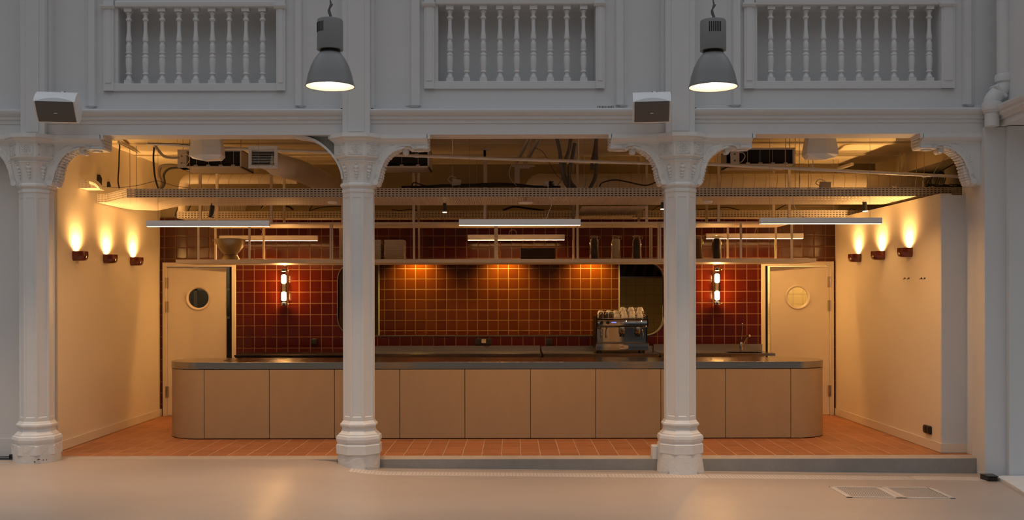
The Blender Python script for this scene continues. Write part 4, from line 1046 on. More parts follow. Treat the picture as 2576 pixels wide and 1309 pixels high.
bmx = MB(); bmx.v = [(.92,12.25,zt0-.02),(1.70,12.25,zt0-.02),(1.66,13.59,zr-.004),(.92,13.59,zr-.004)]; bmx.f = [(0,1,2,3)]
obj('tray_bottom', bmx, M_TRAYB, t)
obj('slotted_flange', slotted((1.70,12.31),(1.66,13.58), zt0-.02, zt0+.06), M_TRAY, t)

for (x0_, x1_, y0_, zz, n_, lab) in ((-4.05, 4.9, 11.33, zt0+.004, 7, 'dark cable lying along the inside of the front tray flange'), (-4.25, 4.8, 13.625, zr+.003, 5, 'dark cable lying along the inside of the rear tray flange')):
    rn = random.Random(n_)
    for k in range(n_):
        yy = y0_+.030*(k % 2)+.012; z_ = zz+.011+(k*.0115 if n_ == 7 else k*.014)
        P = []
        for i in range(46): P.append((x0_+(x1_-x0_)*i/45, yy+rn.uniform(-.004,.004), z_+rn.uniform(-.003,.003)))
        tag(obj('tray_cable', MB().tube(P, .0085, 6), M_CABLE, smooth=True, loc=P[0]), lab, 'cable', 'cables laid inside the %s tray' % ('front' if n_ == 7 else 'rear'))
# ------------------------------------------------------------------ pipes, ducts, units
t = thing('sprinkler_pipe', 'long thin white pipe crossing under the ceiling', 'pipe', (0, 11.0, 3.1))
YPp = 10.95
pts = [at(px, py, YPp) for px, py in ((372,361),(560,373),(860,384),(1000,390.5),(1290,401),(1640,411),(1790,413.5),(2100,429),(2440,446))]
obj('pipe_run', MB().tube(pts, .0175, 12), M_PIPE, t, smooth=True)
for px, py in ((1371,403),(1455,405),(1048,392),(2045,426),(2325,441)):
    p = at(px, py, YPp); obj('pipe_joint', MB().cyl((p[0]-.02,YPp,p[2]),(p[0]+.02,YPp,p[2]),.022,12), M_PIPE, t, smooth=True)
for px, py in ((1138,395),(1456,405),(2045,426),(446,366)):
    p = at(px, py, YPp); obj('hanger_rod', MB().cyl((p[0],YPp,p[2]),(p[0],YPp,3.43),.005,6), M_PIPE, t)
# flow and drain stubs by the left unit
t = thing('drain_hose', 'grey bent drain pipe beside the left ceiling unit', 'pipe', at(420,395,11.3))
obj('hose_run', MB().tube(spline([at(a,b,11.3) for a,b in ((388,364),(398,378),(412,393),(430,397),(450,397))],5), .016, 10), basic('grey_pipe', (.33,.29,.24), .5), t, smooth=True)
obj('hose_run', MB().tube(spline([at(a,b,12.2) for a,b in ((450,418),(425,416),(404,420),(400,440),(406,460),(400,476))],5), .020, 10), basic('grey_pipe2', (.36,.30,.22), .5), t, smooth=True)
obj('hose_run', MB().tube(spline([at(a,b,12.0) for a,b in ((448,422),(425,425),(412,440),(414,462),(405,476))],5), .014, 10), M_GREYC, t, smooth=True)

def unit(x0, x1, y0, y1, z0, z1, lab, side_w, bars=0):
    t = thing('ceiling_unit', lab, 'air unit', ((x0+x1)/2, (y0+y1)/2, z1), 'air units under the bar ceiling')
    wt = .018
    mb = MB().box(x0,x1,y0,y1,z0,z0+wt).box(x0,x1,y0,y1,z1-wt,z1).box(x0,x0+wt,y0,y1,z0,z1).box(x1-wt,x1,y0,y1,z0,z1).box(x0,x1,y1-wt,y1,z0,z1)
    if side_w: mb.box(x0, x0+side_w, y0-.004, y0+.2, z0, z1)
    obj('casing', mb, M_UNIT, t, bevel=.004)
    obj('inner_filter', MB().box(x0+side_w+wt, x1-wt, y0+.04, y0+.06, z0+wt, z1-wt), M_DARK, t)
    for k in range(bars):
        x = x0+side_w+(x1-x0-side_w)*(k+.7)/(bars+.4)
        obj('clip', MB().box(x-.02, x+.02, y0+.01, y0+.03, z0+wt, z0+wt+.015).box(x-.0015,x+.0015,y0+.034,y0+.039,z0+wt,z1-wt), M_UNIT, t)
    if side_w:
        mb = MB()
        for z in (z0+.05, z1-.07): mb.ball((x0+side_w*.5, y0-.006, z), (.012,.006,.010), 8, 5)
        obj('cable_gland', mb, M_BLACK, t)
        obj('loop_cable', MB().tube(spline([(x0+side_w*.5,y0-.01,z1-.07),(x0+side_w*1.2,y0-.05,z1-.06),(x0+side_w*1.5,y0-.05,z0+.09),(x0+side_w*1.1,y0-.03,z0+.03),(x0+side_w*.5,y0-.01,z0+.05)],5), .004, 6), M_CABLEW, t, smooth=True)
    for x in (x0+.03, x1-.03): obj('hanger_rod', MB().cyl((x,y0+.1,z1),(x,y0+.1,3.43),.004,6), M_STEEL2, t)
    return t
Yu = 11.42
unit(PX(447,Yu), PX(608,Yu), Yu, Yu+.56, PZ(420.5,Yu), PZ(375,Yu), 'open air unit under the ceiling at the left, behind the loudspeaker', .10, 4)
unit(-1.62, PX(1080,Yu), Yu, Yu+.5, PZ(421,Yu), PZ(370,Yu), 'open air unit under the ceiling right of the middle-left column', 0, 4)
unit(PX(1838,Yu), PX(2000,Yu), Yu, Yu+.5, PZ(417,Yu), PZ(373,Yu), 'open air unit under the ceiling at the right, below the loudspeaker', .10, 4)
# grille with flexible duct
Yg = 10.93
t = thing('duct_grille', 'white square louvred grille on a thick flexible duct', 'vent', at(661.5,394,Yg))
x0, x1, z0, z1 = PX(625,Yg), PX(698.5,Yg), PZ(422.5,Yg), PZ(365.5,Yg)
fw = .034
obj('grille_frame', MB().box(x0,x1,Yg,Yg+.02,z0,z0+fw).box(x0,x1,Yg,Yg+.02,z1-fw,z1).box(x0,x0+fw,Yg,Yg+.02,z0+fw,z1-fw).box(x1-fw,x1,Yg,Yg+.02,z0+fw,z1-fw), M_SPK, t, bevel=.004)
obj('grille_back', MB().box(x0+.01,x1-.01,Yg+.035,Yg+.05,z0+.01,z1-.01), M_DARK, t)
mb = MB()
for k in range(10):
    z = z0+fw+(z1-z0-2*fw)*(k+.5)/10; mb.obox(((x0+x1)/2,Yg+.014,z), (x1-x0-2*fw,.014,.003), Matrix.Rotation(R(20),3,'X'))
obj('louvres', mb, M_SPK, t)
pts = spline([((x0+x1)/2+.02,Yg+.05,(z0+z1)/2-.03),(-2.45,11.3,3.06),(-2.33,11.9,3.06),(-2.20,12.6,3.02),(-2.14,13.3,2.99)],12)
rad = [(.094 if i < 5 else min(.122, .094+.006*(i-4)))+.004*(i % 2) for i in range(len(pts))]
obj('flexible_duct', MB().tube(pts, .12, 24, radii=rad), M_DUCT, t, smooth=60)
def duct(name, lab, pts, r, seams, rings=True, n=24):
    t = thing(name, lab, 'duct', pts[0])
    obj('duct_run', MB().tube(pts, r, n), M_DUCT, t, smooth=60)
    mb = MB()
    for x in seams:
        P = []
        for i in range(25):
            a = 2*PI*i/24; P.append((x+.02*math.sin(a*.5)*0+.028*math.cos(a), pts[-1][1]+math.sin(a)*(r+.0005), pts[-1][2]+math.cos(a)*(r+.0005)))
        mb.tube(P, .0022, 4, cap=False)
    if seams: obj('spiral_seam', mb, basic('seam_shadow', (.30,.24,.17), .6), t)
    return t
zd, Yd = PZ(449.5,13.6), 13.6
xl = PX(480,Yd)
pts = spline([(PX(461,Yd),Yd,2.75),(PX(463,Yd),Yd,PZ(470,Yd)),(PX(472,Yd),Yd,PZ(452,Yd)),(xl+.05,Yd,zd)],6)+[(PX(748,Yd),Yd,zd)]
duct('spiral_duct', 'slim spiral duct with an elbow behind the left air unit', pts, .066, [PX(p,Yd) for p in range(530,748,26)])
rb = .17; zd2 = PZ(438,13.1)-rb
pts = spline([(PX(1350,13.1),13.1,2.85),(PX(1356,13.1),13.1,3.0),(PX(1375,13.1),13.1,zd2),(PX(1420,13.1),13.1,zd2)],6)+[(5.6,13.1,zd2)]
duct('spiral_duct', 'wide spiral duct running along the right half above the trays', pts, rb, [PX(p,13.1) for p in range(1470,2330,28)])
tag(obj('duct_riser', MB().cyl((5.45,12.6,2.6),(5.45,12.6,3.18),.085,24), M_DUCT, smooth=True, loc=(5.45,12.6,2.6)), 'upright round duct behind the right bracket', 'duct')

# loudspeakers
def ceil_speaker(x, y, z, rz, lab):
    t = thing('ceiling_loudspeaker', lab, 'loudspeaker', (0,0,0), 'white loudspeakers hanging inside the bar')
    mb = MB(); rows = []
    lv = [(.30,.13,.10),(.22,.155,.12),(.10,.178,.14),(.03,.185,.145)]
    for z_, hw, hd in lv: rows.append([(-hw,-hd*.55,z_),(0,-hd,z_),(hw,-hd*.55,z_),(hw*.62,hd,z_),(-hw*.62,hd,z_)])
    rows.append([(-.15,-.06,-.0),(0,-.12,-.035),(.15,-.06,0),(.09,.12,-.01),(-.09,.12,-.01)])
    for r_ in rows: mb.v += r_
    for j in range(len(rows)-1):
        for i in range(5): mb.f.append((j*5+i, j*5+(i+1) % 5, (j+1)*5+(i+1) % 5, (j+1)*5+i))
    mb.f += [(0,1,2,3,4), (20,21,22,23,24)]
    obj('cabinet', mb, M_SPK, t, bevel=.004)
    obj('mount_bracket', MB().box(-.02,.02,-.01,.03,.29,.42), M_SPK, t)
    t.location = (x, y, z); t.rotation_euler = (0,0,rz)
X, Y_, Z = at(525,400,10.75); ceil_speaker(X, 10.75, Z, R(-12), 'white loudspeaker hanging inside the bar at the left, before the air unit')
X, Y_, Z = at(2060,397,10.75); ceil_speaker(X, 10.75, Z, R(14), 'white loudspeaker hanging inside the bar at the right')
def front_speaker(x, y, z, rz, wd, lab):
    """local: front face towards -y, wedge section in YZ, tilted down"""
    t = thing('wall_loudspeaker', lab, 'loudspeaker', (0,0,0), 'large white loudspeakers on the gallery front')
    hw = wd/2
    sec = [(-.150,.048),(-.128,.082),(-.095,.115),(-.055,.143),(-.01,.163),(.035,.170),(.085,.12),(.115,.05),(.120,-.02),(.095,-.075),(.055,-.110),(.01,-.125),(-.012,-.118),(-.050,-.080),(-.090,-.035),(-.125,.015)]
    mb = MB().prism(sec, -hw, hw, 'x'); obj('cabinet', mb, M_SPK, t, smooth=32)
    fr = MB(); a, b = Vector((-.132,.070)), Vector((-.016,-.150))
    d = (b-a).normalized(); nn = Vector((-.88,-.47)).normalized()*.006
    # curved grille face
    G = [Vector((-.151,.046)), Vector((-.127,.013)), Vector((-.092,-.036)), Vector((-.052,-.081)), Vector((-.013,-.120))]
    vs = []
    for s_ in (-hw+.016, hw-.016):
        for g in G: vs.append((s_, g.x-.004, g.y-.002))
    k = len(G); obj('grille', MB().add(vs, [(i,i+1,k+i+1,k+i) for i in range(k-1)]), M_SPKG, t, smooth=True)
    ar = MB(); m_ = 12
    for i in range(m_+1):
        u = -1+2*i/m_; ar.v.append((u*(hw-.02), -.152, .048)); ar.v.append((u*(hw-.02), -.153+.024*(1-u*u), .050+.036*(1-u*u)))
    for i in range(m_): ar.f.append((2*i,2*i+2,2*i+3,2*i+1))
    obj('top_plate', ar, basic('speaker_plate', (.55,.56,.57), .5), t)
    lg = obj('badge', MB().obox((.0,-.086,-.048),(.030,.004,.026),Matrix.Rotation(R(-41),3,'X')), basic('badge_cream', (.62,.56,.46), .5), t)
    m4 = MB()
    for dx, dz, w_, h_ in ((-.007,0,.003,.016),(0,.0075,.012,.002),(0,0,.012,.002),(0,-.0075,.012,.002),(.0065,.004,.002,.006),(.0065,-.004,.002,.006)):
        m4.obox(Vector((dx,-.0880,-.0500))+Matrix.Rotation(R(-41),3,'X')@Vector((0,0,dz)), (w_,.002,h_), Matrix.Rotation(R(-41),3,'X'))
    obj('badge_mark', m4, basic('badge_grey', (.25,.22,.18), .6), lg)
    for sx in (-.018,.018): obj('fixing_screw', MB().ball((sx+.03,.035,.172), .007), M_BLACK, t)
    obj('mount_bracket', MB().box(.015,.045,.02,.05,.165,.178).box(-.03,.07,.08,.235,.02,.06), M_SPK, t)
    pass
    t.location = (x, y, z); t.rotation_euler = (0,0,rz); return t
X, Y_, Z = at(143,274,9.80); front_speaker(X, 9.83, Z, R(9), .37, 'large white loudspeaker on the gallery front above the left column')
X, Y_, Z = at(1640,274,9.80); front_speaker(X, 9.83, Z, R(-6), .355, 'large white loudspeaker on the gallery front left of the right pilaster')

# ------------------------------------------------------------------ pendant high-bay lamps
def pendant(px, pyrim, Y, tilt, slots_ang, lab):
    x, z = PX(px, Y), PZ(pyrim, Y)
    t = thing('industrial_pendant', lab, 'pendant lamp', (x, Y, z), 'grey industrial pendant lamps in the hall')
    P = MB(); out = [(.213,0),(.2125,.006),(.205,.03),(.190,.10),(.165,.175),(.135,.235),(.110,.270),(.098,.285),(.092,.292)]
    inn = [(.090,.289),(.106,.266),(.130,.231),(.160,.171),(.185,.098),(.200,.03),(.206,.002)]
    obj('dome_shade', P.lathe(out, (x,Y,z), 48, cap=False), M_LAMPG, t, smooth=60)
    obj('reflector', MB().lathe([(.2075,.0)]+inn[::-1], (x,Y,z), 48, cap=False), M_PENDIN, t, smooth=60)
    obj('rim', MB().lathe([(.2075,.0),(.213,-.003),(.216,.002),(.213,.008)], (x,Y,z), 48, cap=False), M_LAMPG, t, smooth=60)
    obj('neck', MB().lathe([(.088,.285),(.088,.325)], (x,Y,z), 32, cap=False), M_BLACKM, t, smooth=60)
    can = obj('ballast_can', MB().lathe([(.105,.318),(.113,.318),(.113,.565),(.108,.580),(.095,.584),(.001,.584)], (x,Y,z), 40), M_LAMPG, t, smooth=40)
    sl = MB()
    for k in range(7):
        a = R(slots_ang+(k-3)*8.2); M3 = Matrix.Rotation(a, 3, 'Z')
        c_ = M3@Vector((0,-.1135,0)); sl.obox((x+c_.x,Y+c_.y,z+.505),(.007,.003,.085), M3)
    obj('cooling_slots', sl, M_DARK, can)
    obj('bulb', MB().ball((x,Y,z+.10), (.055,.055,.085), 16, 10), E_PEND, t, smooth=True)
    obj('hook', MB().tube(spline([(x-.02,Y,z+.585),(x-.008,Y,z+.615),(x+.012,Y,z+.63),(x+.02,Y,z+.60),(x+.03,Y,z+.585)],5),.004,6), M_STEEL2, t, smooth=True)
    obj('cord', MB().tube(spline([(x+.01,Y,z+.62),(x-.005,Y,z+.68),(x+.008,Y,z+.74),(x+.0,Y,z+.85),(x,Y,z+2.0)],5),.006,8).tube(spline([(x+.01,Y,z+.60),(x-.012,Y,z+.66),(x+.02,Y,z+.72)],4),.009,6), basic('cord_grey', (.12,.115,.11), .7), t, smooth=True)
    light('SPOT', (x,Y,z+.03), 235, (1,.66,.39), .10, None, 68, 1.0, 'pendant_beam')
    light('POINT', (x,Y,z+.13), 5, (1,.80,.58), .03, name='pendant_glow')
pendant(831.5, 217, 9.0, 0, -48, 'grey dome pendant lamp hanging left of the middle balustrade')
pendant(1795, 220.5, 9.0, 0, -2, 'grey dome pendant lamp hanging right of the middle balustrade')
pendant(-131, 219, 9.0, 0, -20, 'unseen grey dome pendant lamp added beyond the left picture edge')  # unseen lamp, added for the warm light on the left of the floor
# ------------------------------------------------------------------ small ceiling items
def track_spot(px, py, Y, lab, on, tilt=0, s=1.0, pw=18, aim=None):
    X, _, Z = at(px, py, Y)
    t = thing('track_spotlight', lab, 'spotlight', (X, Y, Z), 'small black spotlights under the front tray')
    obj('barrel', MB().lathe([(.019*s,-.055*s),(.021*s,-.05*s),(.021*s,.05*s),(.012*s,.055*s)], (0,0,0), 16).xf(Matrix.Translation((X,Y,Z))@Matrix.Rotation(R(tilt),4,'Y')), M_BLACK, t, smooth=True)
    obj('stem', MB().cyl((X,Y,Z+.045),(X,Y,zt0),.006,8), M_BLACK, t)
    M4 = Matrix.Translation((X,Y,Z))@Matrix.Rotation(R(tilt),4,'Y')
    obj('lens', MB().lathe([(.001,-.057*s),(.024*s,-.057*s),(.024*s,-.050*s)], (0,0,0), 16).xf(M4), E_SPOT if on else M_BLACKM, t)
    if on:
        light('SPOT', M4@Vector((0,0,-.07)), pw, (1,.60,.26), .02, (R(aim or 0), 0, 0), 85, .8, 'track_beam')
track_spot(532,532,12.0,'small black unlit spotlight hanging at the left under the tray',False,8,1.3)
track_spot(1118.5,523,12.0,'small lit spotlight under the tray in the middle bay',True)
track_spot(1667,515,12.0,'small lit spotlight under the tray by the right column',True)
track_spot(2175.5,518,12.0,'small lit spotlight under the tray before the right wall',True,-5,1.2)
X, Y_, Z = at(1322,510.5,11.9)
t = thing('ceiling_disc', 'flat white round detector hanging below the front tray', 'detector', (X, 11.9, Z))
obj('disc', MB().lathe([(.02,-.018),(.075,-.012),(.085,0),(.078,.012),(.02,.016)], (X,11.9,Z), 28), M_SPK, t, smooth=True)
obj('base_ring', MB().lathe([(.018,.016),(.018,.06),(.05,.065)], (X,11.9,Z), 16), M_BLACK, t, smooth=True)
for px, py, lab in ((837,509,'small white smoke detector below the tray left of the middle-left column'), (1780,502,'thin white strip detector below the tray right of the right column')):
    X, Y_, Z = at(px, py, 11.8); Z = zt0-.012
    t = thing('smoke_detector', lab, 'detector', (X, 11.8, Z))
    obj('body', MB().lathe([(.02,-.02),(.05,-.014),(.058,.0),(.058,.011)], (X,11.8,Z), 24), M_SPK, t, smooth=True)

# cables
def cable(name, lab, pts, Y, r=.006, m=None, grp=None, cat='cable'):
    P = [at(p[0], p[1], p[2] if len(p) > 2 else Y) for p in pts]
    return tag(obj(name, MB().tube(spline(P, 6), r, 6), m or M_CABLE, smooth=True, loc=P[0]), lab, cat, grp)
rnd = random.Random(11)
for k in range(11):
    y0 = 11.45+.04*k; pts = []
    for px in range(1010, 1450, 40):
        z_ = 470-7*math.exp(-((px-1245)/75)**2)*(.4+.12*k)-5*math.exp(-((px-1120)/50)**2)*(.3+.07*k)+rnd.uniform(-2,2); pts.append((px, z_+1))
    cable('black_cable', 'black cable of the loose bundle lying along the middle of the front tray', pts, y0, .007, grp='black cables bundled on the front tray')
cable('looped_cable', 'black cable loop rising at the left of the tray bundle', [(1036,475),(1038,462),(1045,460),(1060,465),(1085,470),(1110,470)], 11.5, .007)
cable('looped_cable', 'long black cable loop rising left of the right column', [(1508,470),(1515,460),(1545,453),(1580,458),(1605,464),(1630,466),(1655,456)], 11.5, .008)
cable('looped_cable', 'thin black cable sweeping down from the ceiling struts to the tray', [(1345,372),(1365,382),(1382,410),(1398,438),(1410,449),(1414,450),(1406,462),(1402,470)], 11.5, .003)
cable('looped_cable', 'thin pale cable curving down into the tray', [(1288,412),(1281,432),(1284,450),(1298,466),(1304,472)], 11.5, .004, M_CABLEW)
cable('hanging_cable', 'dark cable dropping from the ceiling rail at the left to the tray', [(297,357),(301,366),(300,385),(299,420),(297,455),(300,474)], 11.8, .008)
cable('hanging_cable', 'pair of dark cables hanging beside the drain pipe', [(388,370),(386,395),(388,430),(392,455),(398,474)], 11.7, .010)
cable('hanging_cable', 'thin dark wire sagging from the left wall across to the duct', [(250,470),(300,472),(345,467),(385,457),(400,456),(440,468),(480,474)], 11.7, .003)
cable('hanging_cable', 'black cable running along the white pipe at the left', [(372,362),(400,361),(440,362),(485,366)], 10.9, .004)
for k, (pts, lab) in enumerate(((((1400,345),(1408,380),(1412,420),(1420,455),(1432,474)), 'left thick grey conduit curving down in the middle bay'), (((1436,345),(1432,375),(1424,400),(1418,430),(1430,460),(1440,474)), 'second thick grey conduit crossing the first in the middle bay'), (((1446,360),(1440,395),(1432,425),(1434,455),(1448,474)), 'third thick grey conduit next to the white rod'), (((1500,347),(1500,385),(1500,420),(1496,450),(1484,474)), 'right thick grey conduit bending toward the tray'), (((1500,350),(1496,380),(1490,405),(1489,428)), 'short grey conduit stub ending in the air'))):
    P = spline([at(a,b,11.45+.07*k) for a,b in pts], 8)
    t = tag(obj('flexible_conduit', MB().tube(P, .02, 10, radii=[.0195+.0022*(i % 2) for i in range(len(P))]), M_GREYC, smooth=60, loc=P[0]), lab, 'conduit', 'grey conduits hanging in the middle bay')
for k, (pts, r, lab) in enumerate(((((2330,475),(2338,456),(2352,440),(2372,428),(2400,412)), .007, 'black cable looping above the right end of the tray'), (((2332,478),(2328,462),(2336,450),(2342,462),(2340,478)), .006, 'small upright cable loop at the right end of the tray'), (((2350,470),(2362,440),(2372,434),(2378,450),(2370,470)), .006, 'thin arching cable at the right end of the tray'), (((2348,495),(2356,475),(2360,455),(2372,438)), .005, 'dark wire passing down over the tray edge at the right'), (((2384,392),(2366,410),(2350,435),(2346,460)), .004, 'pale wire rising to the right bracket'))):
    cable('stray_cable', lab, pts, 11.4, r, M_CABLEW if k == 4 else M_CABLE, 'loose cables at the right end of the tray')
for k in range(6):
    pts = [(px, 470+rnd.uniform(-6,2)) for px in range(2330, 2440, 15)]
    cable('tray_cable', 'thin cable heaped on the bright right end of the front tray', pts, 11.5+.05*k, .005, grp='cables heaped on the right end of the tray')
# white junction boxes on the tray
for px, py, wd, lab in ((1148,460,22,'small grey junction box tilted on the tray behind the rods'), (2077,468,26,'white junction box with cable loop on the tray at the right'), (2266,474,22,'small pale junction box on the tray near the right bracket')):
    X, Y_, Z = at(px, py, 11.5); t = thing('junction_box', lab, 'junction box', (X, 11.5, Z))
    hw = wd/2*11.5/F; obj('box', MB().obox((X,11.52,Z),(2*hw,.06,hw*1.6),Matrix.Rotation(R(12 if px < 1200 else 3),3,'Y')), M_UNIT, t, bevel=.004)
    obj('cord_loop', MB().tube(spline([(X-hw,11.5,Z),(X-hw*1.9,11.5,Z+.03),(X-hw*1.2,11.5,Z+.075),(X,11.5,Z+.05)],5),.005,6), M_UNIT, t, smooth=True)
X, Y_, Z = at(1380,462,11.45)
t = thing('cut_conduit', 'short white pipe end with black cables coming out on the tray', 'pipe', (X, 11.45, Z))
obj('sleeve', MB().cyl((X-.05,11.45,Z),(X+.0,11.45,Z),.032,16), M_PIPE, t, smooth=True)
obj('cable_ends', MB().ball((X+.02,11.45,Z),(.022,.03,.03)).tube([(X+.02,11.45,Z),(X+.06,11.43,Z-.01)],.006,6).tube([(X+.02,11.45,Z+.01),(X+.055,11.44,Z+.02)],.006,6).tube([(X+.02,11.45,Z-.01),(X+.07,11.45,Z-.03)],.006,6), M_CABLE, t, smooth=True)
# strut rails on the ceiling
def strut(lab, pa, pb, wd=.035, grp='metal strut rails under the ceiling'):
    a, b = Vector(pa), Vector(pb); d = (b-a); M3 = d.to_track_quat('Y','Z').to_matrix()
    t = thing('strut_rail', lab, 'rail', tuple((a+b)/2), grp)
    mb = MB()
    for s_ in (-wd/2, wd/2): mb.obox((a+b)/2+M3@Vector((s_,0,0)), (.005, d.length, .03), M3)
    mb.obox((a+b)/2+M3@Vector((0,0,.015)), (wd, d.length, .004), M3)
    obj('channel', mb, M_UNIT, t)
strut('metal strut rail left of the thin black cable in the middle bay', (.27,11.4,3.36), (.13,12.3,3.20))
strut('metal strut rail directly beside its twin in the middle bay', (.38,11.4,3.36), (.24,12.3,3.20))
strut('slotted rail on the ceiling over the left hanging cable', at(300,357,11.6), at(352,384,13.0))
strut('slotted rail on the ceiling left of the right bracket', at(2325,348,10.9), at(2258,352,10.9+.5))
strut('slotted rail low on the ceiling at the right behind the white pipe', at(2110,424,13.0), at(2144,413,12.2))
mb = MB().box(.09,.36,12.3,12.34,3.17,3.19).box(.12,.30,12.3,12.34,3.15,3.17).box(.12,.18,12.31,12.34,2.8,3.15)
tag(obj('strut_bracket', mb, M_UNIT, loc=(.2,12.3,3.17)), 'slotted metal bracket under the two strut rails', 'bracket')
# ceiling plates of frame posts
for px in (683,1220,1986): 
    x = PX(px, YS0); obj('ceiling_plate', MB().box(x-.07, x+.07, YS0-.04, YS0+.04, 3.41, 3.43).box(x-.015,x+.015,YS0-.015,YS0+.015,3.3,3.41), M_POST, sf)

# cables over the rear tray and an old radiator-like comb
for k, (pts, lab) in enumerate(((((440,545),(444,530),(452,518),(470,514)),'thin cable hanging at the left end of the rear tray'), (((455,530),(458,520),(464,517)),'short black cable behind the rear tray at the left'), (((474,530),(480,518),(494,515)),'black cable looped behind the rear tray near the left post'), (((655,530),(662,517),(672,514)),'black cable loop behind the rear tray near the second post'), (((715,518),(728,521),(738,528)),'thick black cable behind the rear tray, middle of the left bay'), (((778,530),(785,518),(790,514)),'thin black cable rising from the rear tray left of the column'), (((778,531),(800,524),(825,520),(858,519)),'long black cable sagging along the rear tray left of the column'), (((985,528),(1010,530),(1030,527),(1050,530)),'thin cable lying on the rear tray right of the column'), (((1265,530),(1285,522),(1300,521),(1330,525),(1370,530)),'dark cable bundle lying behind the white disc'), (((1640,530),(1655,520),(1668,515)),'black cable behind the lit spotlight by the right column'), (((1755,527),(1790,526),(1822,522),(1845,525),(1862,530)),'long dark cable arching above the rear tray in the right bay'), (((1950,530),(1965,522),(1978,515)),'dark cable rising from the rear tray before the right post'), (((2132,533),(2140,526),(2150,528),(2153,534)),'round cable loop at the right end of the rear tray'))):
    cable('rear_cable', lab, pts, 13.7, .006 if k not in (4,8) else .014, M_CABLE, 'cables behind the rear tray')
x0, x1 = PX(512,13.9), PX(617,13.9)
t = thing('slotted_wiring_duct', 'pale comb-like wiring duct above the rear tray at the left', 'wiring duct', ((x0+x1)/2, 13.95, 2.8))
mb = MB().box(x0,x1,13.9,13.98,PZ(518,13.9),PZ(515,13.9)+.02)
k = 0; x = x0
while x < x1: mb.box(x, x+.014, 13.9, 13.905, PZ(529,13.9), PZ(518,13.9)); x += .022
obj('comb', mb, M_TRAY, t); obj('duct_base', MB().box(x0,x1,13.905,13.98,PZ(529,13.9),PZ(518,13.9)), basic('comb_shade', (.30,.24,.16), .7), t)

# ------------------------------------------------------------------ espresso machine
ex0, ex1 = PX(1500,13.45), PX(1631,13.45); ey = 13.45; ez = ZT+.001
em = thing('espresso_machine', 'two-group steel espresso machine with cups piled on top', 'espresso machine', ((ex0+ex1)/2, 13.68, ez))
W = ex1-ex0
Zp = lambda py: PZ(py, ey)
for x in (ex0+.05, ex1-.06):
    for y in (ey+.04, ey+.40): obj('foot', MB().lathe([(.022,0),(.022,.05),(.017,.06)], (x,y,ez), 14), M_BLACK, em, smooth=True)
zb = ez+.055
obj('side_panel', MB().prism([(ey+.01,zb),(ey+.50,zb),(ey+.50,Zp(797)),(ey+.06,Zp(797)),(ey-.005,Zp(812)),(ey+.0,Zp(823)),(ey+.11,Zp(826)),(ey+.11,Zp(862)),(ey+.01,Zp(864))], ex0, ex0+.018, 'x'), M_BLACKM, em)
obj('side_panel', MB().prism([(ey+.01,zb),(ey+.50,zb),(ey+.50,Zp(797)),(ey+.06,Zp(797)),(ey-.005,Zp(812)),(ey+.0,Zp(823)),(ey+.11,Zp(826)),(ey+.11,Zp(862)),(ey+.01,Zp(864))], ex1-.018, ex1, 'x'), M_BLACKM, em)
obj('body', MB().box(ex0+.018, ex1-.018, ey+.12, ey+.49, zb, Zp(802)), M_STEEL2, em)
obj('splash_panel', MB().box(ex0+.02, ex1-.02, ey+.112, ey+.122, Zp(862), Zp(826)), M_CHROME, em)
head = obj('control_head', MB().prism([(ey+.13,Zp(803)),(ey+.045,Zp(803)),(ey+.012,Zp(806)),(ey+.0,Zp(811)),(ey+.0,Zp(820)),(ey+.02,Zp(824)),(ey+.13,Zp(825))], ex0+.018, ex1-.018, 'x'), M_CHROME, em, smooth=30)
obj('head_rail', MB().box(ex0+.01, ex1-.01, ey+.01, ey+.04, Zp(803), Zp(801.3)), M_CHROME, head)
obj('display', MB().box(PX(1538.5,ey), PX(1550.5,ey), ey-.004, ey+.001, Zp(813.6), Zp(810.5)), E_DISP, head)
for px in (1513, 1529):
    obj('steam_knob', MB().lathe([(.024,0),(.024,.018),(.018,.024),(.001,.025)], (0,0,0), 18).xf(Matrix.Translation((PX(px,ey),ey+.0,Zp(812)))@Matrix.Rotation(R(90),4,'X')), M_BLACK, head, smooth=True)
for base in (1560, 1599):
    for k in range(5):
        x = PX(base+k*3.6,ey); obj('button', MB().ball((x,ey-.002,Zp(812)), (.006,.004,.006), 8, 6), M_STEEL2, head)
for px in (1575.3, 1613.7): obj('indicator_light', MB().ball((PX(px,ey),ey-.002,Zp(808.8)), (.006,.004,.006), 10, 6), E_LEDW, head)
for px in (1566.5, 1605.5):
    x = PX(px,ey); g = obj('group_head', MB().lathe([(.030,Zp(841)),(.035,Zp(839)),(.038,Zp(824)),(.038,Zp(821))], (x,ey+.055,0), 24), M_CHROME, em, smooth=True)
    pf = MB().lathe([(.020,Zp(845)),(.030,Zp(843)),(.030,Zp(841))], (x,ey+.055,0), 20).cyl((x,ey+.03,Zp(843.5)),(x+.005,ey-.05,Zp(845)),.010,10).tube([(x-.012,ey+.055,Zp(845)),(x-.02,ey+.055,Zp(849))],.007,8).tube([(x+.012,ey+.055,Zp(845)),(x+.02,ey+.055,Zp(849))],.007,8)
    obj('portafilter', pf, M_BLACKM, g, smooth=True)
for px, p2 in ((1512,1514),(1528,1527),(1617,1619)):
    a = PX(px,ey); b = PX(p2,ey)
    obj('steam_wand', MB().tube(spline([(a,ey+.06,Zp(824)),(a,ey+.04,Zp(830)),(b,ey+.03,Zp(842)),(b,ey+.035,Zp(853))],5), .0055, 8), M_CHROME, em, smooth=True)
obj('gauge_plate', MB().box(PX(1503.5,ey), PX(1519,ey), ey+.10, ey+.112, Zp(862), Zp(829)), M_STEEL, em)
dt = obj('drip_tray', MB().box(ex0-.004, ex1+.004, ey-.02, ey+.12, Zp(883), Zp(865)), M_CHROME, em, bevel=.005)
mb = MB(); x = ex0+.03
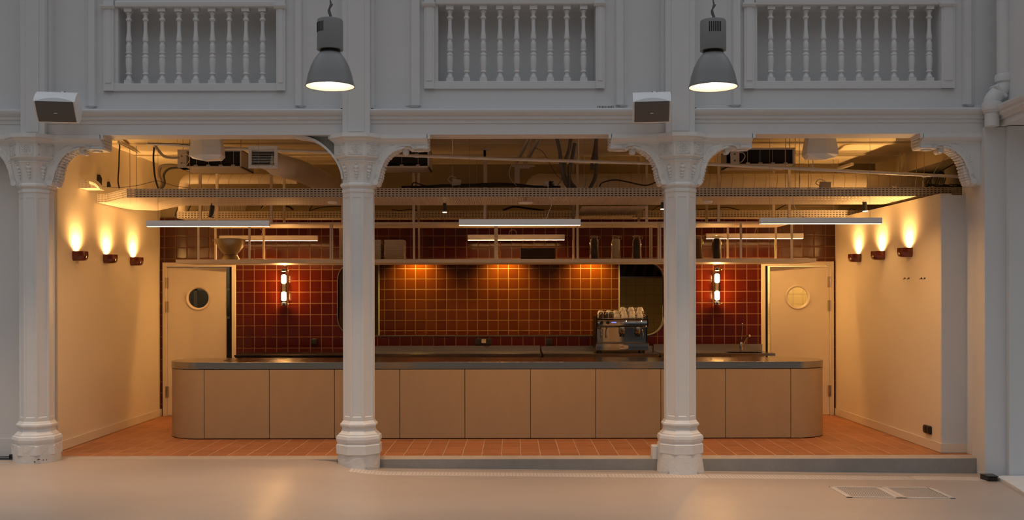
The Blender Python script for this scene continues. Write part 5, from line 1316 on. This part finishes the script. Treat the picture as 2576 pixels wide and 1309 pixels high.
while x < ex1-.03: mb.box(x, x+.006, ey-.005, ey+.11, Zp(865), Zp(864.2)); x += .018
obj('tray_grid', mb, M_STEEL2, dt)
bx_, bz_ = PX(1568.8,ey), Zp(873.8)
bo = plate_xz('nameplate', rrect(bx_-.060, bx_+.060, bz_-.0215, bz_+.0215, .018, 6), [], ey-.024, ey-.020, basic('nameplate_cream', (.85,.72,.55), .5), dt)
def text(s, x, z, size, y, m, parent, bold=0):
    cu = bpy.data.curves.new('lettering', 'FONT'); cu.body = s; cu.size = size; cu.extrude = .0003; cu.offset = bold; cu.align_x = 'LEFT'; cu.align_y = 'CENTER'
    o_ = bpy.data.objects.new('lettering', cu); COL.objects.link(o_)
    me = bpy.data.meshes.new_from_object(o_); COL.objects.unlink(o_); bpy.data.objects.remove(o_)
    mb = MB(); mb.v = [(x+v.co.x, y-v.co.z, z+v.co.y) for v in me.vertices]; mb.f = [tuple(p.vertices) for p in me.polygons]
    return obj('lettering', mb, m, parent)
text('Quality', bx_-.054, bz_, .019, ey-.0245, basic('lettering_dark', (.05,.02,.01), .6), bo, .0006)
text('espresso', bx_+.003, bz_, .014, ey-.0245, basic('lettering_brown', (.22,.12,.06), .6), bo)
obj('cup_rail', MB().tube([(ex0+.01,ey+.48,Zp(790)),(ex0+.01,ey+.03,Zp(790)),(ex1-.01,ey+.03,Zp(790)+.0),(ex1-.01,ey+.48,Zp(790))],.005,8).tube([(ex0+.01,ey+.03,Zp(802)),(ex0+.01,ey+.03,Zp(790))],.005,6).tube([(ex1-.01,ey+.03,Zp(802)),(ex1-.01,ey+.03,Zp(790))],.005,6), M_CHROME, em, smooth=True) if False else None
obj('side_rail', MB().box(ex0+.002,ex0+.016,ey+.05,ey+.46,Zp(802),Zp(795)).box(ex1-.016,ex1-.002,ey+.05,ey+.46,Zp(802),Zp(795)), M_BLACKM, em)
# cups: upside-down cups stacked in rows
ZC = Zp(802)+.001
def cup_proto():
    t = thing('coffee_cup', '', 'cup', (0,0,0), 'white coffee cups piled on the espresso machine')
    hh, r_ = .058, .047
    obj('bowl', MB().lathe([(r_,0),(r_-.002,0),(r_-.004,.01),(r_*.8,.036),(r_*.55,.052),(.001,.053)][::-1]+[(.001,hh)][:0], (0,0,0), 24, cap=False).lathe([(r_,0),(r_*.98,.014),(r_*.86,.034),(r_*.64,.050),(r_*.56,.053),(r_*.56,hh),(r_*.46,hh),(.001,hh-.004)], (0,0,0), 24, cap=False), M_CUP, t, smooth=50)
    obj('handle', MB().tube(spline([(r_*.90,0,.022),(r_*1.25,0,.018),(r_*1.42,0,.030),(r_*1.2,0,.044),(r_*.76,0,.042)],5), .0045, 8), M_CUP, t, smooth=True)
    return t
cp = cup_proto(); first = True
cups = [ # px, level, Y, rz, description
 (1571,0,13.53,-.3,'bottom white cup in the front row, fourth from the right'), (1590,0,13.53,-.2,'bottom white cup in the front row, second from the right'), (1610,0,13.53,-.25,'bottom white cup at the right end of the front row'),
 (1552,0,13.56,PI,'bottom white cup in the front row beside the dark glasses'), (1511,0,13.68,.3,'white cup at the far left behind the dark glasses, lowest'), (1531,0,13.68,.5,'bottom white cup behind the dark glasses, right of the far-left one'),
 (1511,1,13.67,.2,'top white cup of the far-left stack'), (1531,1,13.67,.8,'top white cup behind the middle dark glass'), (1549,1,13.60,PI,'second-level white cup right of the dark glasses'),
 (1569,1,13.56,-.2,'second-level white cup above the left group head'), (1590,1,13.56,.1,'second-level white cup in the middle of the right pile'), (1607,1,13.57,-.3,'second-level white cup at the right end of the pile'),
 (1566,2,13.58,.5,'topmost white cup of the pile, left one'), (1587,2,13.58,.3,'topmost white cup of the pile, middle one'), (1610,2,13.59,2.6,'topmost white cup of the pile, right one')]
for i, (px, lv, Y, rz, lab) in enumerate(cups):
    Y += .025; loc = (PX(px,Y), Y, ZC+.003+lv*.042)
    if i == 0: cp['label'] = lab; cp.location = loc; cp.rotation_euler = (0,0,rz)
    else: dup(cp, loc, lab, rz=rz)
M_GLD = thin_glass('brown_glass', (.25,.17,.09), .15)
for k, px in enumerate((1512, 1524.5, 1538)):
    x = PX(px,13.52); t = thing('tumbler', ['dark glass tumbler at the left front of the espresso machine top', 'dark glass tumbler between two others on the espresso machine', 'dark glass tumbler beside the white cups on the espresso machine'][k], 'glass', (x,13.52,ZC), 'dark tumblers on the espresso machine')
    obj('glass', MB().lathe([(.030,0),(.030,.055),(.024,.078),(.001,.08)], (x,13.52,ZC), 20, cap=False), M_GLD, t, smooth=True)
